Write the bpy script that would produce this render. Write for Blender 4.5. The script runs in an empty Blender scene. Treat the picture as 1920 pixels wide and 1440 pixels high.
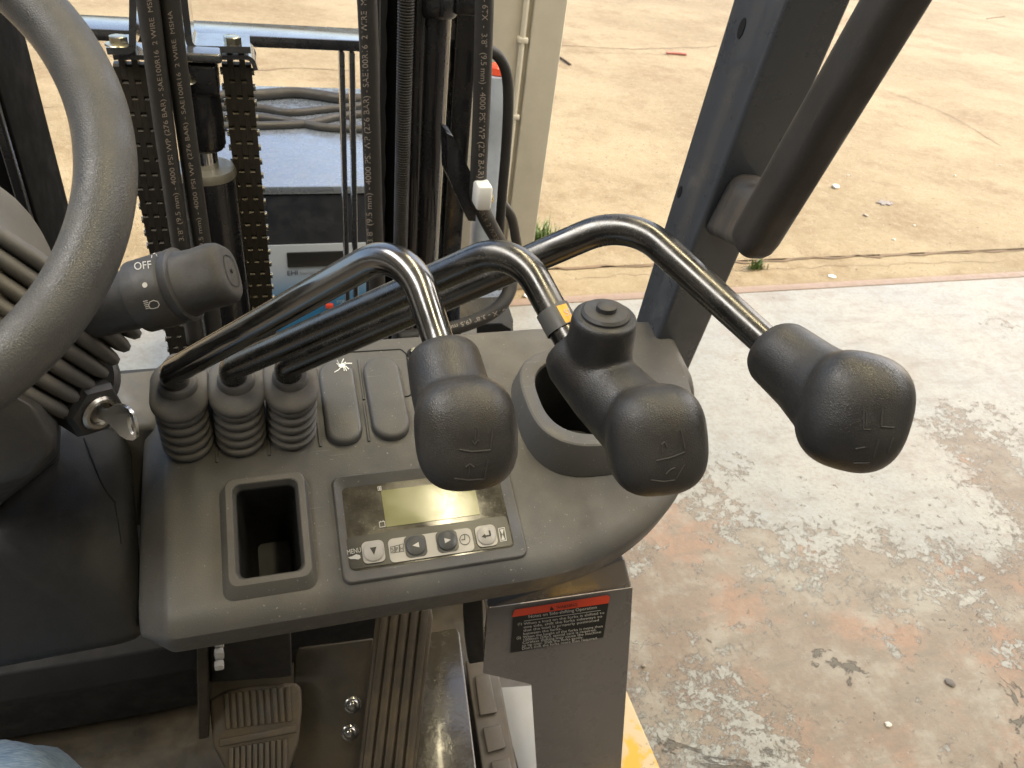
import bpy, bmesh, math, random
import numpy as np
from mathutils import Vector, Matrix
from mathutils.bvhtree import BVHTree

random.seed(7)
sc = bpy.context.scene
col = sc.collection
R = math.radians

# ------------------------------------------------------------------ camera
FPX, CX, CY, HC = 1420.0, 960.0, 720.0, 1.65     # focal length in photo pixels, eye height
def _n(v):
    v = np.array(v, float); return v / np.linalg.norm(v)
_up = _n((260, 1890, 1420.)); _x = np.array((4730, 415, -1420.)); _x = _n(_x - _up * _x.dot(_up))
M3 = np.array([_x, np.cross(_up, _x), _up])       # truck axes: X right, Y forward, Z up
CAM = np.array((0, 0, HC))
cd = bpy.data.cameras.new('camera'); cam = bpy.data.objects.new('camera', cd); col.objects.link(cam)
mw = Matrix(M3.tolist()).to_4x4(); mw.translation = Vector(CAM.tolist()); cam.matrix_world = mw
cd.sensor_fit = 'HORIZONTAL'; cd.sensor_width = 36; cd.lens = 36 * FPX / 1920
cd.clip_start = 0.02; cd.clip_end = 2000
cd.dof.use_dof = True; cd.dof.focus_distance = 0.56; cd.dof.aperture_fstop = 22.0
sc.camera = cam

# ------------------------------------------------------------------ light
SUN_EL, SUN_AZ = R(40), R(90)
world = bpy.data.worlds.new('World'); sc.world = world; world.use_nodes = True
wn = world.node_tree; bg = wn.nodes['Background']
sky = wn.nodes.new('ShaderNodeTexSky'); sky.sky_type = 'NISHITA'; sky.sun_disc = False
sky.sun_elevation = SUN_EL; sky.sun_rotation = SUN_AZ; sky.dust_density = 5.0; sky.ozone_density = 0.6
wn.links.new(sky.outputs[0], bg.inputs[0]); bg.inputs[1].default_value = 0.15
sl = bpy.data.lights.new('sun', 'SUN'); sl.energy = 2.0; sl.angle = R(0.5); sl.color = (1, 0.94, 0.84)
so = bpy.data.objects.new('sun', sl); col.objects.link(so)
so.rotation_euler = (Vector((math.sin(SUN_AZ) * math.cos(SUN_EL), math.cos(SUN_AZ) * math.cos(SUN_EL), math.sin(SUN_EL)))).to_track_quat('Z', 'Y').to_euler()
so.location = (5, 5, 10)
def area(name, loc, target, sx, sy, power, color):
    l = bpy.data.lights.new(name, 'AREA'); l.shape = 'RECTANGLE'; l.size = sx; l.size_y = sy; l.energy = power; l.color = color
    o = bpy.data.objects.new(name, l); col.objects.link(o); o.location = loc
    o.rotation_euler = (Vector(loc) - Vector(target)).to_track_quat('Z', 'Y').to_euler()
    return o
# one translucent sheet in the shed roof lets daylight down onto the bay
area('skylight_and_fill', (.745, .6, 4.4), (.745, .6, 0), .17, 4.2, 32, (1, 0.87, 0.56))
for _x in (-2.1, 3.6):  # two added fill lamps out of view, there to brighten the forklift
    area('skylight_and_fill', (_x, .4, 4.4), (_x, .4, 0), 1.1, 4.2, 58, (1, 0.98, 0.95))
sc.view_settings.view_transform = 'Standard'; sc.view_settings.look = 'None'
sc.view_settings.gamma = 1.0; sc.view_settings.use_curve_mapping = False
sc.view_settings.exposure = 1.76
sc.render.engine = 'CYCLES'
sc.cycles.max_bounces = 8; sc.cycles.use_denoising = True; sc.cycles.sample_clamp_indirect = 6.0

# ------------------------------------------------------------------ pixel -> place
def ray(x, y): return _n(M3 @ np.array((x - CX, -(y - CY), -FPX)))
def P(x, y, d): return CAM + ray(x, y) * d
def onp(x, y, p0, n):
    r = ray(x, y); n = np.array(n, float); return CAM + r * ((np.array(p0) - CAM) @ n / (r @ n))
def PX(x, y, X): return onp(x, y, (X, 0, 0), (1, 0, 0))
def PY(x, y, Y): return onp(x, y, (0, Y, 0), (0, 1, 0))
def PZ(x, y, Z): return onp(x, y, (0, 0, Z), (0, 0, 1))
def A(*v): return np.array(v, float)
EX, EY, EZ = A(1, 0, 0), A(0, 1, 0), A(0, 0, 1)
IR, IU, IB = M3[:, 0], M3[:, 1], M3[:, 2]          # picture right, picture up, towards the eye

# ------------------------------------------------------------------ materials
class NT:
    def __init__(s, m): s.t = m.node_tree; s.n = s.t.nodes; s.l = s.t.links
    def new(s, k, **kw):
        o = s.n.new(k)
        for a, b in kw.items(): setattr(o, a, b)
        return o
    def val(s, sock, v):
        if hasattr(v, 'links') or hasattr(v, 'is_output'): s.l.new(v, sock)
        else: sock.default_value = v
    def noise(s, vec, scale, detail=4, rough=.55, dist=0.0):
        o = s.new('ShaderNodeTexNoise'); s.l.new(vec, o.inputs['Vector'])
        o.inputs['Scale'].default_value = scale; o.inputs['Detail'].default_value = detail
        o.inputs['Roughness'].default_value = rough; o.inputs['Distortion'].default_value = dist
        return o.outputs['Fac']
    def voro(s, vec, scale, feature='F1'):
        o = s.new('ShaderNodeTexVoronoi', feature=feature); s.l.new(vec, o.inputs['Vector']); o.inputs['Scale'].default_value = scale
        return o.outputs['Distance']
    def ramp(s, f, a, b, lo=0.0, hi=1.0):
        o = s.new('ShaderNodeMapRange'); o.interpolation_type = 'SMOOTHSTEP'; s.val(o.inputs['Value'], f)
        o.inputs['From Min'].default_value = a; o.inputs['From Max'].default_value = b
        o.inputs['To Min'].default_value = lo; o.inputs['To Max'].default_value = hi
        return o.outputs[0]
    def math(s, op, a, b=0.0):
        o = s.new('ShaderNodeMath', operation=op); s.val(o.inputs[0], a); s.val(o.inputs[1], b); return o.outputs[0]
    def mix(s, f, a, b):
        o = s.new('ShaderNodeMix', data_type='RGBA'); s.val(o.inputs[0], f)
        for i, v in ((6, a), (7, b)):
            if isinstance(v, tuple): o.inputs[i].default_value = (*v, 1) if len(v) == 3 else v
            else: s.l.new(v, o.inputs[i])
        return o.outputs[2]
    def bump(s, h, strength, dist, normal=None):
        o = s.new('ShaderNodeBump'); o.inputs['Strength'].default_value = strength; o.inputs['Distance'].default_value = dist
        s.l.new(h, o.inputs['Height'])
        if normal is not None: s.l.new(normal, o.inputs['Normal'])
        return o.outputs[0]
    def xyz(s, vec):
        o = s.new('ShaderNodeSeparateXYZ'); s.l.new(vec, o.inputs[0]); return o.outputs

def base(name):
    m = bpy.data.materials.new(name); m.use_nodes = True; t = NT(m)
    b = t.n['Principled BSDF']; tc = t.new('ShaderNodeTexCoord')
    return m, t, b, tc.outputs['Object']

def mat(name, c, rough=.5, metal=0.0, grain=0.0, gscale=900, dust=0.0, dcol=(.30, .24, .15), dscale=25, var=.12, coat=0.0, leather=0.0, spec=.5, smear=0.15, scratch=0.0):
    m, t, b, v = base(name)
    nv = t.noise(v, 14, 5, .6)
    c2 = tuple(x * (1 - var) for x in c); c1 = tuple(min(1, x * (1 + var)) for x in c)
    colr = t.mix(nv, c2, c1)
    ro = t.ramp(t.noise(v, 30, 6, .65), .3, .7, max(.03, rough - smear), min(1, rough + smear))
    if dust:
        geo = t.new('ShaderNodeNewGeometry'); nz = t.xyz(geo.outputs['Normal'])[2]
        up = t.ramp(nz, -.3, 1.0, .25, 1.0)
        d = t.math('MULTIPLY', t.ramp(t.noise(v, dscale, 8, .7), .35, .75, .15, 1.0), up)
        sp = t.ramp(t.noise(v, 700, 2, .5), .62, .7)
        d = t.math('MULTIPLY', t.math('ADD', d, t.math('MULTIPLY', sp, .5)), dust)
        d = t.math('MINIMUM', d, 1.0)
        colr = t.mix(d, colr, dcol)
        ro = t.math('ADD', ro, t.math('MULTIPLY', d, .45))
        if metal: t.val(b.inputs['Metallic'], t.math('MULTIPLY', t.math('SUBTRACT', 1.0, d), metal))
    if scratch:
        for rot, thr in (((0, 0, .5), .70), ((.3, 0, -1.1), .72)):
            mp = t.new('ShaderNodeMapping'); t.l.new(v, mp.inputs[0]); mp.inputs['Rotation'].default_value = rot; mp.inputs['Scale'].default_value = (14, 420, 420)
            colr = t.mix(t.math('MULTIPLY', t.ramp(t.noise(mp.outputs[0], 1.0, 3, .6), thr, thr + .03), scratch), colr, (.26, .245, .22))
        colr = t.mix(t.ramp(t.noise(v, 420, 2, .5), .71, .74, 0, .55), colr, (.32, .30, .26))
    t.val(b.inputs['Base Color'], colr); t.val(b.inputs['Roughness'], ro)
    if metal and not dust: b.inputs['Metallic'].default_value = metal
    b.inputs['Specular IOR Level'].default_value = spec
    if coat: b.inputs['Coat Weight'].default_value = coat; b.inputs['Coat Roughness'].default_value = .08
    nrm = None
    if leather:
        w = t.noise(v, 260, 3, .5)
        vm = t.new('ShaderNodeVectorMath', operation='ADD'); t.l.new(v, vm.inputs[0])
        vs = t.new('ShaderNodeVectorMath', operation='SCALE'); cn = t.new('ShaderNodeTexNoise'); t.l.new(v, cn.inputs['Vector']); cn.inputs['Scale'].default_value = 300
        t.l.new(cn.outputs['Color'], vs.inputs[0]); vs.inputs['Scale'].default_value = .0014; t.l.new(vs.outputs[0], vm.inputs[1])
        h = t.voro(vm.outputs[0], 800, 'DISTANCE_TO_EDGE')
        h = t.math('ADD', t.ramp(h, 0, .25), t.math('MULTIPLY', w, .6))
        nrm = t.bump(h, leather, .0003)
    if grain:
        nrm = t.bump(t.noise(v, gscale, 3, .6), grain, .0004, nrm)
    if nrm is not None: t.l.new(nrm, b.inputs['Normal'])
    return m

def flat(name, c, rough=.5, metal=0.0):
    m = bpy.data.materials.new(name); m.use_nodes = True; b = m.node_tree.nodes['Principled BSDF']
    b.inputs['Base Color'].default_value = (*c, 1); b.inputs['Roughness'].default_value = rough; b.inputs['Metallic'].default_value = metal
    return m

MT = dict(
    console=mat('console_plastic', (.070, .070, .070), .46, grain=.5, gscale=1000, dust=.46, dcol=(.150, .122, .080), dscale=8, scratch=.35),
    column=mat('console_plastic_lit', (.095, .092, .086), .5, grain=.3, gscale=1000, dust=.3, dcol=(.22, .18, .12)),  # the console plastic again, lightened to look more strongly lit
    dark=mat('dark_plastic', (.024, .024, .025), .5, grain=.3, dust=.25, dcol=(.12, .095, .06)),
    boot=mat('boot_rubber', (.078, .076, .073), .6, grain=.25, dust=.35, dcol=(.24, .20, .145)),
    knob=mat('knob_rubber', (.0150, .0153, .0165), .43, leather=.26, dust=.11, dcol=(.22, .17, .10), dscale=18),
    wheel=mat('wheel_grip', (.042, .043, .045), .42, leather=.30, dust=.22, dcol=(.22, .19, .14)),
    tube=mat('tube_black_chrome', (.105, .103, .10), .20, metal=1.0, dust=.30, dcol=(.20, .175, .135), dscale=55, smear=.05),
    bright_tube=mat('tube_black_chrome_lit', (.19, .188, .184), .15, metal=1.0, dust=.22, dcol=(.22, .19, .145), dscale=40, smear=.05),  # same plating as tube, colour raised to show its brighter reflections
    hose=mat('hose_rubber', (.022, .021, .020), .55, grain=.4, gscale=500, dust=.2, dcol=(.12, .09, .06)),
    mast=mat('mast_paint', (.010, .010, .012), .24, coat=.3, dust=.06, dcol=(.15, .12, .08)),
    rail=mat('rail_paint', (.006, .006, .006), .85, spec=.08), recess_wall=mat('recess_plastic', (.010, .010, .009), .5),  # pocket and cup recess walls are coloured darker than the console
    engraved=flat('engraved_rubber', (.026, .024, .021), .6), cowl=mat('cowl_plastic', (.016, .016, .017), .6, grain=.3, dust=.15, dcol=(.08, .065, .045), spec=.3),
    pillar=mat('pillar_paint', (.050, .057, .068), .36, coat=.25, grain=.12, gscale=260, dust=.12, dcol=(.16, .13, .09)),
    handle=mat('handle_rubber', (.024, .022, .021), .5, grain=.2, dust=.22, dcol=(.16, .12, .075)),
    chain=mat('chain_steel', (.085, .076, .062), .42, metal=.75, dust=.3, dcol=(.05, .038, .024), dscale=90),
    pin=mat('pin_steel', (.42, .40, .36), .3, metal=1.0),
    chrome=mat('chrome', (.75, .75, .73), .07, metal=1.0, smear=.03),
    joint=mat('joint_dirt', (.17, .11, .055), .95), zinc=mat('zinc_plating', (.62, .57, .42), .28, metal=1.0),
    barpaint=mat('backrest_paint', (.04, .042, .046), .22, coat=1.0, dust=.10, spec=.9),
    brass=mat('gland_ring', (.27, .25, .20), .4, metal=.6),
    white=mat('white_nylon', (.70, .69, .65), .4),
    grommet=mat('grey_collar', (.09, .088, .083), .45),
    post=mat('post_paint', (.50, .46, .365), .45, dust=.35, dcol=(.30, .235, .14), dscale=6),
    silver=mat('charger_top', (.25, .285, .33), .25, metal=.55, dust=.1),
    chblack=mat('charger_black', (.016, .018, .022), .45),
    cable=mat('cable_rubber', (.035, .032, .028), .5, dust=.25, dcol=(.15, .12, .08)),
    floorplate=mat('floor_plate', (.038, .034, .027), .38, grain=.4, gscale=160, dust=.45, dcol=(.16, .115, .06), dscale=12),
    gloss=mat('gloss_plate', (.042, .036, .026), .16, coat=.3, grain=.9, gscale=150, dust=.2, dcol=(.14, .11, .06)),
    pedal=mat('pedal_rubber', (.052, .044, .034), .55, dust=.6, dcol=(.21, .155, .085), dscale=30),
    mat_rubber=mat('mat_rubber', (.075, .062, .046), .55, dust=.4, dcol=(.16, .12, .07)),
    step=mat('step_plate', (.33, .33, .32), .5, dust=.35, dcol=(.30, .26, .2)),
    sidepanel=mat('side_panel_paint', (.115, .108, .105), .3, coat=.4, grain=.06, dust=.15, dcol=(.15, .12, .09)),
    black=flat('black_print', (.008, .008, .008), .45),
    ink=flat('white_print', (.46, .44, .40), .5),
    hoseink=flat('hose_print', (.30, .255, .21), .6),
    greyink=flat('grey_print', (.16, .165, .17), .5),
    red=flat('red_print', (.55, .05, .018), .45),
    orange=flat('orange_label', (.72, .36, .03), .4),
    hole=flat('hole_dark', (.004, .004, .004), .8),
    bolt=mat('clear_bolt', (.30, .29, .27), .12, metal=.8),
    butlight=mat('button_light', (.36, .335, .295), .45),
    butdark=mat('button_dark', (.045, .045, .043), .45),
    lens=mat('display_lens', (.034, .031, .024), .06, dust=.35, dcol=(.20, .17, .11), dscale=30, smear=.03),
    lcd=mat('lcd_glass', (.20, .195, .085), .08, var=.05, smear=.03, dust=.25, dcol=(.26, .24, .15), dscale=40),
    strip=flat('button_strip', (.018, .017, .016), .3),
    splat=flat('dried_splat', (.72, .72, .68), .7),
    key=mat('key_steel', (.70, .71, .70), .34, metal=1.0),
    redpaint=mat('red_plastic', (.70, .08, .03), .4),
)

def mat_floor():
    m, t, b, v = base('worn_painted_concrete')
    y = t.xyz(v)[1]
    # bare concrete: beige, with pinkish and brown areas
    warm = t.mix(t.ramp(t.noise(v, 1.4, 5, .6), .38, .62), (0.239, 0.180, 0.128), (0.290, 0.246, 0.187))
    warm = t.mix(t.ramp(t.noise(v, 3.2, 8, .64), .50, .62), warm, (0.331, 0.217, 0.145))
    warm = t.mix(t.ramp(t.noise(v, 50, 7, .72), .38, .75, 0, .45), warm, (0.173, 0.140, 0.105))
    warm = t.mix(t.ramp(t.noise(v, 7, 10, .72), .46, .66, 0, .75), warm, (0.351, 0.323, 0.257))
    mp = t.new('ShaderNodeMapping'); t.l.new(v, mp.inputs[0]); mp.inputs['Rotation'].default_value = (0, 0, .5); mp.inputs['Scale'].default_value = (1, 3.5, 1)
    smear_ = t.noise(mp.outputs[0], 5, 10, .7)
    warm = t.mix(t.ramp(smear_, .48, .66, 0, .65), warm, (0.204, 0.175, 0.131))
    paint = t.mix(t.ramp(t.noise(v, 2.5, 5, .6), .35, .65), (0.357, 0.345, 0.286), (0.319, 0.329, 0.295))
    paint = t.mix(t.ramp(t.noise(v, 10, 12, .76), .46, .68, 0, .7), paint, (0.262, 0.226, 0.165))
    paint = t.mix(t.ramp(t.noise(v, 60, 9, .76), .46, .70, 0, .65), paint, (0.213, 0.179, 0.129))
    # the paint survives best by the doorway
    cover = t.ramp(y, .4, 2.4, -.075, .15)
    f = t.math('ADD', t.math('ADD', t.math('MULTIPLY', t.noise(v, 1.15, 4, .55), .75), t.math('MULTIPLY', t.noise(v, 8.0, 15, .80, .3), .60)), cover)
    solid = t.ramp(f, .685, .735)
    f2 = t.noise(v, 34, 14, .80, .4)                       # flaked crumbs of paint round the sheets
    halo = t.ramp(f, .58, .72, .42, .61)
    crumbs = t.ramp(t.math('SUBTRACT', t.math('ADD', f2, halo), 1.03), 0, .02)
    pits = t.ramp(t.math('ADD', t.noise(v, 36, 14, .80, .3), t.math('MULTIPLY', cover, .5)), .385, .42)
    pm = t.math('MULTIPLY', t.math('MAXIMUM', solid, crumbs), pits)
    pm = t.math('MULTIPLY', pm, t.ramp(t.noise(v, 3.4, 5, .6), .30, .50, .6, 1.0))
    paint = t.mix(t.ramp(smear_, .50, .70, 0, .55), paint, (0.219, 0.185, 0.138))
    c = t.mix(t.math('MULTIPLY', pm, .92), warm, paint)
    dk = t.noise(v, 3.6, 15, .68, .6)
    dm = t.ramp(t.math('ADD', dk, t.ramp(y, .2, 1.9, .055, -.06)), .635, .65)
    c = t.mix(t.math('MULTIPLY', dm, .85), c, (0.114, 0.100, 0.074))
    och = t.ramp(t.noise(v, 26, 9, .65, .4), .685, .71)
    c = t.mix(t.math('MULTIPLY', och, .6), c, (0.341, 0.200, 0.066))
    spk = t.ramp(t.noise(v, 110, 3, .5), .70, .74); c = t.mix(spk, c, (0.066, 0.056, 0.045))
    wsp = t.ramp(t.noise(v, 140, 2, .5, .2), .70, .74); c = t.mix(t.math('MULTIPLY', wsp, .6), c, (0.444, 0.421, 0.370))
    t.val(b.inputs['Base Color'], c)
    t.val(b.inputs['Roughness'], t.ramp(pm, 0, 1, .72, .52))
    h = t.math('SUBTRACT', t.math('ADD', t.math('MULTIPLY', pm, .8), t.math('MULTIPLY', t.noise(v, 80, 8, .74), .7)), t.math('MULTIPLY', dm, 1.4))
    t.l.new(t.bump(h, .8, .0026), b.inputs['Normal'])
    return m
def mat_yard():
    m, t, b, v = base('sandy_concrete')
    c = t.mix(t.ramp(t.noise(v, .7, 7, .62), .35, .65), (.165, .122, .060), (.240, .188, .104))
    c = t.mix(t.ramp(t.noise(v, 2.0, 10, .70), .46, .64, 0, .7), c, (.140, .092, .040))
    c = t.mix(t.ramp(t.noise(v, 13, 13, .80), .44, .64, 0, .55), c, (.255, .207, .126))
    c = t.mix(t.ramp(t.noise(v, 34, 10, .80), .54, .64, 0, .60), c, (.108, .070, .031))
    c = t.mix(t.ramp(t.noise(v, 90, 5, .7), .59, .65, 0, .5), c, (.28, .24, .165))
    c = t.mix(t.ramp(t.noise(v, 44, 3, .6), .665, .69), c, (.060, .042, .026))
    c = t.mix(t.ramp(t.noise(v, 70, 2, .5), .71, .74), c, (.34, .31, .25))
    t.val(b.inputs['Base Color'], c); b.inputs['Roughness'].default_value = .9
    h = t.math('ADD', t.noise(v, 25, 9, .72), t.math('MULTIPLY', t.noise(v, 120, 4, .7), .5))
    t.l.new(t.bump(h, .7, .006), b.inputs['Normal'])
    return m
def mat_jeans():
    m, t, b, v = base('faded_denim')
    mp = t.new('ShaderNodeMapping'); t.l.new(v, mp.inputs[0]); mp.inputs['Rotation'].default_value = (0.400, 0.240, 0.560); mp.inputs['Scale'].default_value = (1, 9, 1)
    w = t.noise(mp.outputs[0], 130, 3, .6)
    c = t.mix(t.ramp(t.noise(v, 16, 5, .6), .3, .7), (0.080, 0.136, 0.216), (0.176, 0.248, 0.328))
    c = t.mix(t.ramp(w, .4, .7, 0, .65), c, (0.336, 0.400, 0.464))
    t.val(b.inputs['Base Color'], c); b.inputs['Roughness'].default_value = .9
    t.l.new(t.bump(t.math('ADD', w, t.noise(v, 25, 3)), .5, .0010), b.inputs['Normal'])
    return m
def mat_yellow():
    m, t, b, v = base('worn_yellow_paint')
    f = t.ramp(t.noise(v, 14, 8, .6, .5), .45, .52)
    c = t.mix(f, (0.527, 0.399, 0.221), (0.637, 0.340, 0.013))
    c = t.mix(t.ramp(t.noise(v, 30, 8, .7), .6, .66), c, (0.255, 0.204, 0.136))
    t.val(b.inputs['Base Color'], c); b.inputs['Roughness'].default_value = .55
    return m
def mat_charger_panel():
    m, t, b, v = base('charger_printed_panel')
    z = t.xyz(v)[2]
    c = t.mix(t.ramp(t.math('ADD', z, t.math('MULTIPLY', t.xyz(v)[0], -.05)), .56, .72), (.015, .14, .30), (.36, .39, .42))
    t.val(b.inputs['Base Color'], c); b.inputs['Roughness'].default_value = .35
    return m
def mat_wrap():
    m, t, b, v = base('blue_grey_wrap')
    c = t.mix(t.noise(v, 7, 4, .6), (.12, .15, .19), (.50, .54, .60))
    t.val(b.inputs['Base Color'], c); b.inputs['Roughness'].default_value = .3
    return m
MT['floor'] = mat_floor(); MT['yard'] = mat_yard(); MT['jeans'] = mat_jeans(); MT['yellow'] = mat_yellow()
MT['chpanel'] = mat_charger_panel(); MT['wrap'] = mat_wrap()
MT['kerb'] = mat('threshold_steel', (.23, .16, .115), .6, dust=.3, dcol=(.4, .3, .18))
MT['crack'] = mat('crack_dirt', (.13, .085, .045), .95)
MT['grass'] = mat('weed_green', (.085, .135, .028), .6)
MT['roof'] = mat('roof_sheet', (.55, .55, .54), .7)
MT['stone'] = mat('pebble', (.30, .25, .19), .8)
MT['palestone'] = mat('pale_pebble', (.66, .62, .54), .8)
MT['darkpatch'] = mat('dark_scrap', (.17, .15, .13), .8)
MT['twig'] = mat('twig_bark', (.16, .11, .07), .9)
MT['redstick'] = mat('red_scrap', (.42, .13, .09), .6)

# ------------------------------------------------------------------ mesh building
class MB:
    def __init__(s): s.v = []; s.f = []
    def add(s, vs, fs):
        o = len(s.v); s.v += [tuple(map(float, p)) for p in vs]; s.f += [tuple(i + o for i in f) for f in fs]; return s
    def loft(s, loops, cap0=True, cap1=True, closed=True):
        n = len(loops[0]); vs = [p for l in loops for p in l]; fs = []
        for i in range(len(loops) - 1):
            for j in range(n if closed else n - 1):
                k = (j + 1) % n
                fs.append((i * n + j, i * n + k, (i + 1) * n + k, (i + 1) * n + j))
        if cap0: fs.append(tuple(range(n - 1, -1, -1)))
        if cap1: fs.append(tuple((len(loops) - 1) * n + j for j in range(n)))
        return s.add(vs, fs)
    def tube(s, pts, r, seg=20, caps=True):
        pts = [np.array(p, float) for p in pts]; n = len(pts)
        rs = [r] * n if np.isscalar(r) else list(r)
        T = [_n(pts[min(i + 1, n - 1)] - pts[max(i - 1, 0)]) for i in range(n)]
        u = np.cross(T[0], A(0.31, .2, .93)); u = _n(u); loops = []
        for i in range(n):
            u = _n(u - T[i] * u.dot(T[i])); w = np.cross(T[i], u)
            loops.append([pts[i] + rs[i] * (math.cos(a) * u + math.sin(a) * w) for a in [2 * math.pi * k / seg for k in range(seg)]])
        return s.loft(loops, caps, caps)
    def lathe(s, prof, o, ax, seg=32, cap0=True, cap1=True):
        ax = _n(ax); u = np.cross(ax, A(.3, .1, .9)); u = _n(u); w = np.cross(ax, u); o = np.array(o, float)
        loops = [[o + ax * h + r * (math.cos(a) * u + math.sin(a) * w) for a in [2 * math.pi * k / seg for k in range(seg)]] for h, r in prof]
        return s.loft(loops, cap0, cap1)
    def box(s, c, hx, hy, hz, ax=(EX, EY, EZ), bev=0.0):
        c = np.array(c, float); x, y, z = [np.array(a, float) for a in ax]
        if bev <= 0:
            vs = [c + sx * hx * x + sy * hy * y + sz * hz * z for sz in (-1, 1) for sx, sy in ((-1, -1), (1, -1), (1, 1), (-1, 1))]
            return s.add(vs, [(3, 2, 1, 0), (4, 5, 6, 7), (0, 1, 5, 4), (1, 2, 6, 5), (2, 3, 7, 6), (3, 0, 4, 7)])
        b = min(bev, hx * .9, hy * .9, hz * .9)
        L = []
        for h, i in ((-hz, b), (-hz + b * .3, b * .3), (-hz + b, 0), (hz - b, 0), (hz - b * .3, b * .3), (hz, b)):
            L.append([c + p[0] * x + p[1] * y + h * z for p in rrect(2 * hx - 2 * i, 2 * hy - 2 * i, max(b * .6, b - i * .4), 3)])
        return s.loft(L)
    def build(s, name, m, parent=None, smooth=None, angle=40):
        me = bpy.data.meshes.new(name); me.from_pydata(s.v, [], s.f); me.update()
        bm = bmesh.new(); bm.from_mesh(me); bmesh.ops.recalc_face_normals(bm, faces=bm.faces)
        bm.to_mesh(me); bm.free()
        return place(name, me, m, parent, angle if smooth is None else smooth)
def place(name, me, m, parent=None, angle=40):
    me.materials.clear(); me.materials.append(MT[m] if isinstance(m, str) else m)
    if angle:
        me.polygons.foreach_set('use_smooth', [True] * len(me.polygons)); me.set_sharp_from_angle(angle=R(angle))
    o = bpy.data.objects.new(name, me); col.objects.link(o)
    if parent is not None: attach(o, parent)
    return o
ROOTS = {}
def attach(o, parent):
    o.parent = parent
    if parent.name in ROOTS: o.matrix_parent_inverse = ROOTS[parent.name].inverted()
def thing(name, loc, label, cat, group=None):
    o = bpy.data.objects.new(name, None); col.objects.link(o); o.location = loc; o.empty_display_size = .05
    ROOTS[o.name] = Matrix.Translation(loc); tag(o, label, cat, group); return o
def tag(o, label=None, cat=None, group=None, kind=None):
    if label: o['label'] = label
    if cat: o['category'] = cat
    if group: o['group'] = group
    if kind: o['kind'] = kind
    return o

def rrect(w, h, r, n=5):
    r = max(1e-5, min(r, w / 2 - 1e-6, h / 2 - 1e-6)); out = []
    for cx, cy, a0 in ((w / 2 - r, h / 2 - r, 0), (-w / 2 + r, h / 2 - r, 90), (-w / 2 + r, -h / 2 + r, 180), (w / 2 - r, -h / 2 + r, 270)):
        for k in range(n + 1):
            a = R(a0 + 90 * k / n); out.append((cx + r * math.cos(a), cy + r * math.sin(a)))
    return out
def sup(a, b, e, n=48):
    out = []
    for k in range(n):
        t = 2 * math.pi * k / n; c, s = math.cos(t), math.sin(t)
        out.append((a * math.copysign(abs(c) ** (2 / e), c), b * math.copysign(abs(s) ** (2 / e), s)))
    return out
def fillet(pts, rad, n=8):
    """round the corners of a polyline"""
    pts = [np.array(p, float) for p in pts]; out = [pts[0]]
    rad = [rad] * len(pts) if np.isscalar(rad) else rad
    for i in range(1, len(pts) - 1):
        a, b, c = pts[i - 1], pts[i], pts[i + 1]; d1, d2 = _n(a - b), _n(c - b)
        th = math.acos(max(-1, min(1, d1 @ d2))); t = min(rad[i] / math.tan(th / 2), np.linalg.norm(a - b) * .49, np.linalg.norm(c - b) * .49)
        p, q = b + d1 * t, b + d2 * t
        bi = _n(d1 + d2); r = t * math.tan(th / 2); cc = b + bi * (r / math.sin(th / 2))
        v1, v2 = p - cc, q - cc; om = math.acos(max(-1, min(1, _n(v1) @ _n(v2))))
        for k in range(n + 1):
            s = k / n
            out.append(cc + (math.sin((1 - s) * om) * v1 + math.sin(s * om) * v2) / math.sin(om) if om > 1e-4 else b)
    out.append(pts[-1]); return out
def spline(pts, n=10):
    pts = [np.array(p, float) for p in pts]; pts = [2 * pts[0] - pts[1]] + pts + [2 * pts[-1] - pts[-2]]; out = []
    for i in range(1, len(pts) - 2):
        p0, p1, p2, p3 = pts[i - 1:i + 3]
        for k in range(n):
            t = k / n
            out.append(.5 * ((2 * p1) + (p2 - p0) * t + (2 * p0 - 5 * p1 + 4 * p2 - p3) * t * t + (3 * p1 - p0 - 3 * p2 + p3) * t ** 3))
    out.append(pts[-2]); return out
def frame_loop(loop, o, ex, ey, ez, h): return [o + p[0] * ex + p[1] * ey + h * ez for p in loop]
def bvh(o): return BVHTree.FromPolygons([v.co for v in o.data.vertices], [tuple(p.vertices) for p in o.data.polygons])
def hit(tree, x, y, off=0.0003):
    r = ray(x, y); loc, nor, i, d = tree.ray_cast(Vector(CAM.tolist()), Vector(r.tolist()))
    if loc is None: return None
    n = np.array(nor)
    if n @ r > 0: n = -n
    return np.array(loc) + n * off
def bake(o):
    """turn modifiers into plain mesh"""
    dg = bpy.context.evaluated_depsgraph_get(); me = bpy.data.meshes.new_from_object(o.evaluated_get(dg))
    o.modifiers.clear(); o.data = me; return o
_tc = {}
def text2d(s, size=1.0):
    """letters as flat polygons; returns verts, faces, width"""
    if s in _tc: return _tc[s]
    cu = bpy.data.curves.new('lettering', 'FONT'); cu.body = s; cu.size = 1; cu.resolution_u = 3
    o = bpy.data.objects.new('lettering', cu); col.objects.link(o)
    dg = bpy.context.evaluated_depsgraph_get(); me = bpy.data.meshes.new_from_object(o.evaluated_get(dg))
    bm = bmesh.new(); bm.from_mesh(me); bmesh.ops.triangulate(bm, faces=bm.faces)
    bmesh.ops.remove_doubles(bm, verts=bm.verts, dist=1e-5)
    vs = [(v.co.x, v.co.y) for v in bm.verts]; bm.verts.index_update(); fs = [tuple(v.index for v in f.verts) for f in bm.faces]; bm.free()
    bpy.data.objects.remove(o); bpy.data.curves.remove(cu); bpy.data.meshes.remove(me)
    w = max(v[0] for v in vs) if vs else 1
    _tc[s] = (vs, fs, w); return _tc[s]
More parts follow.
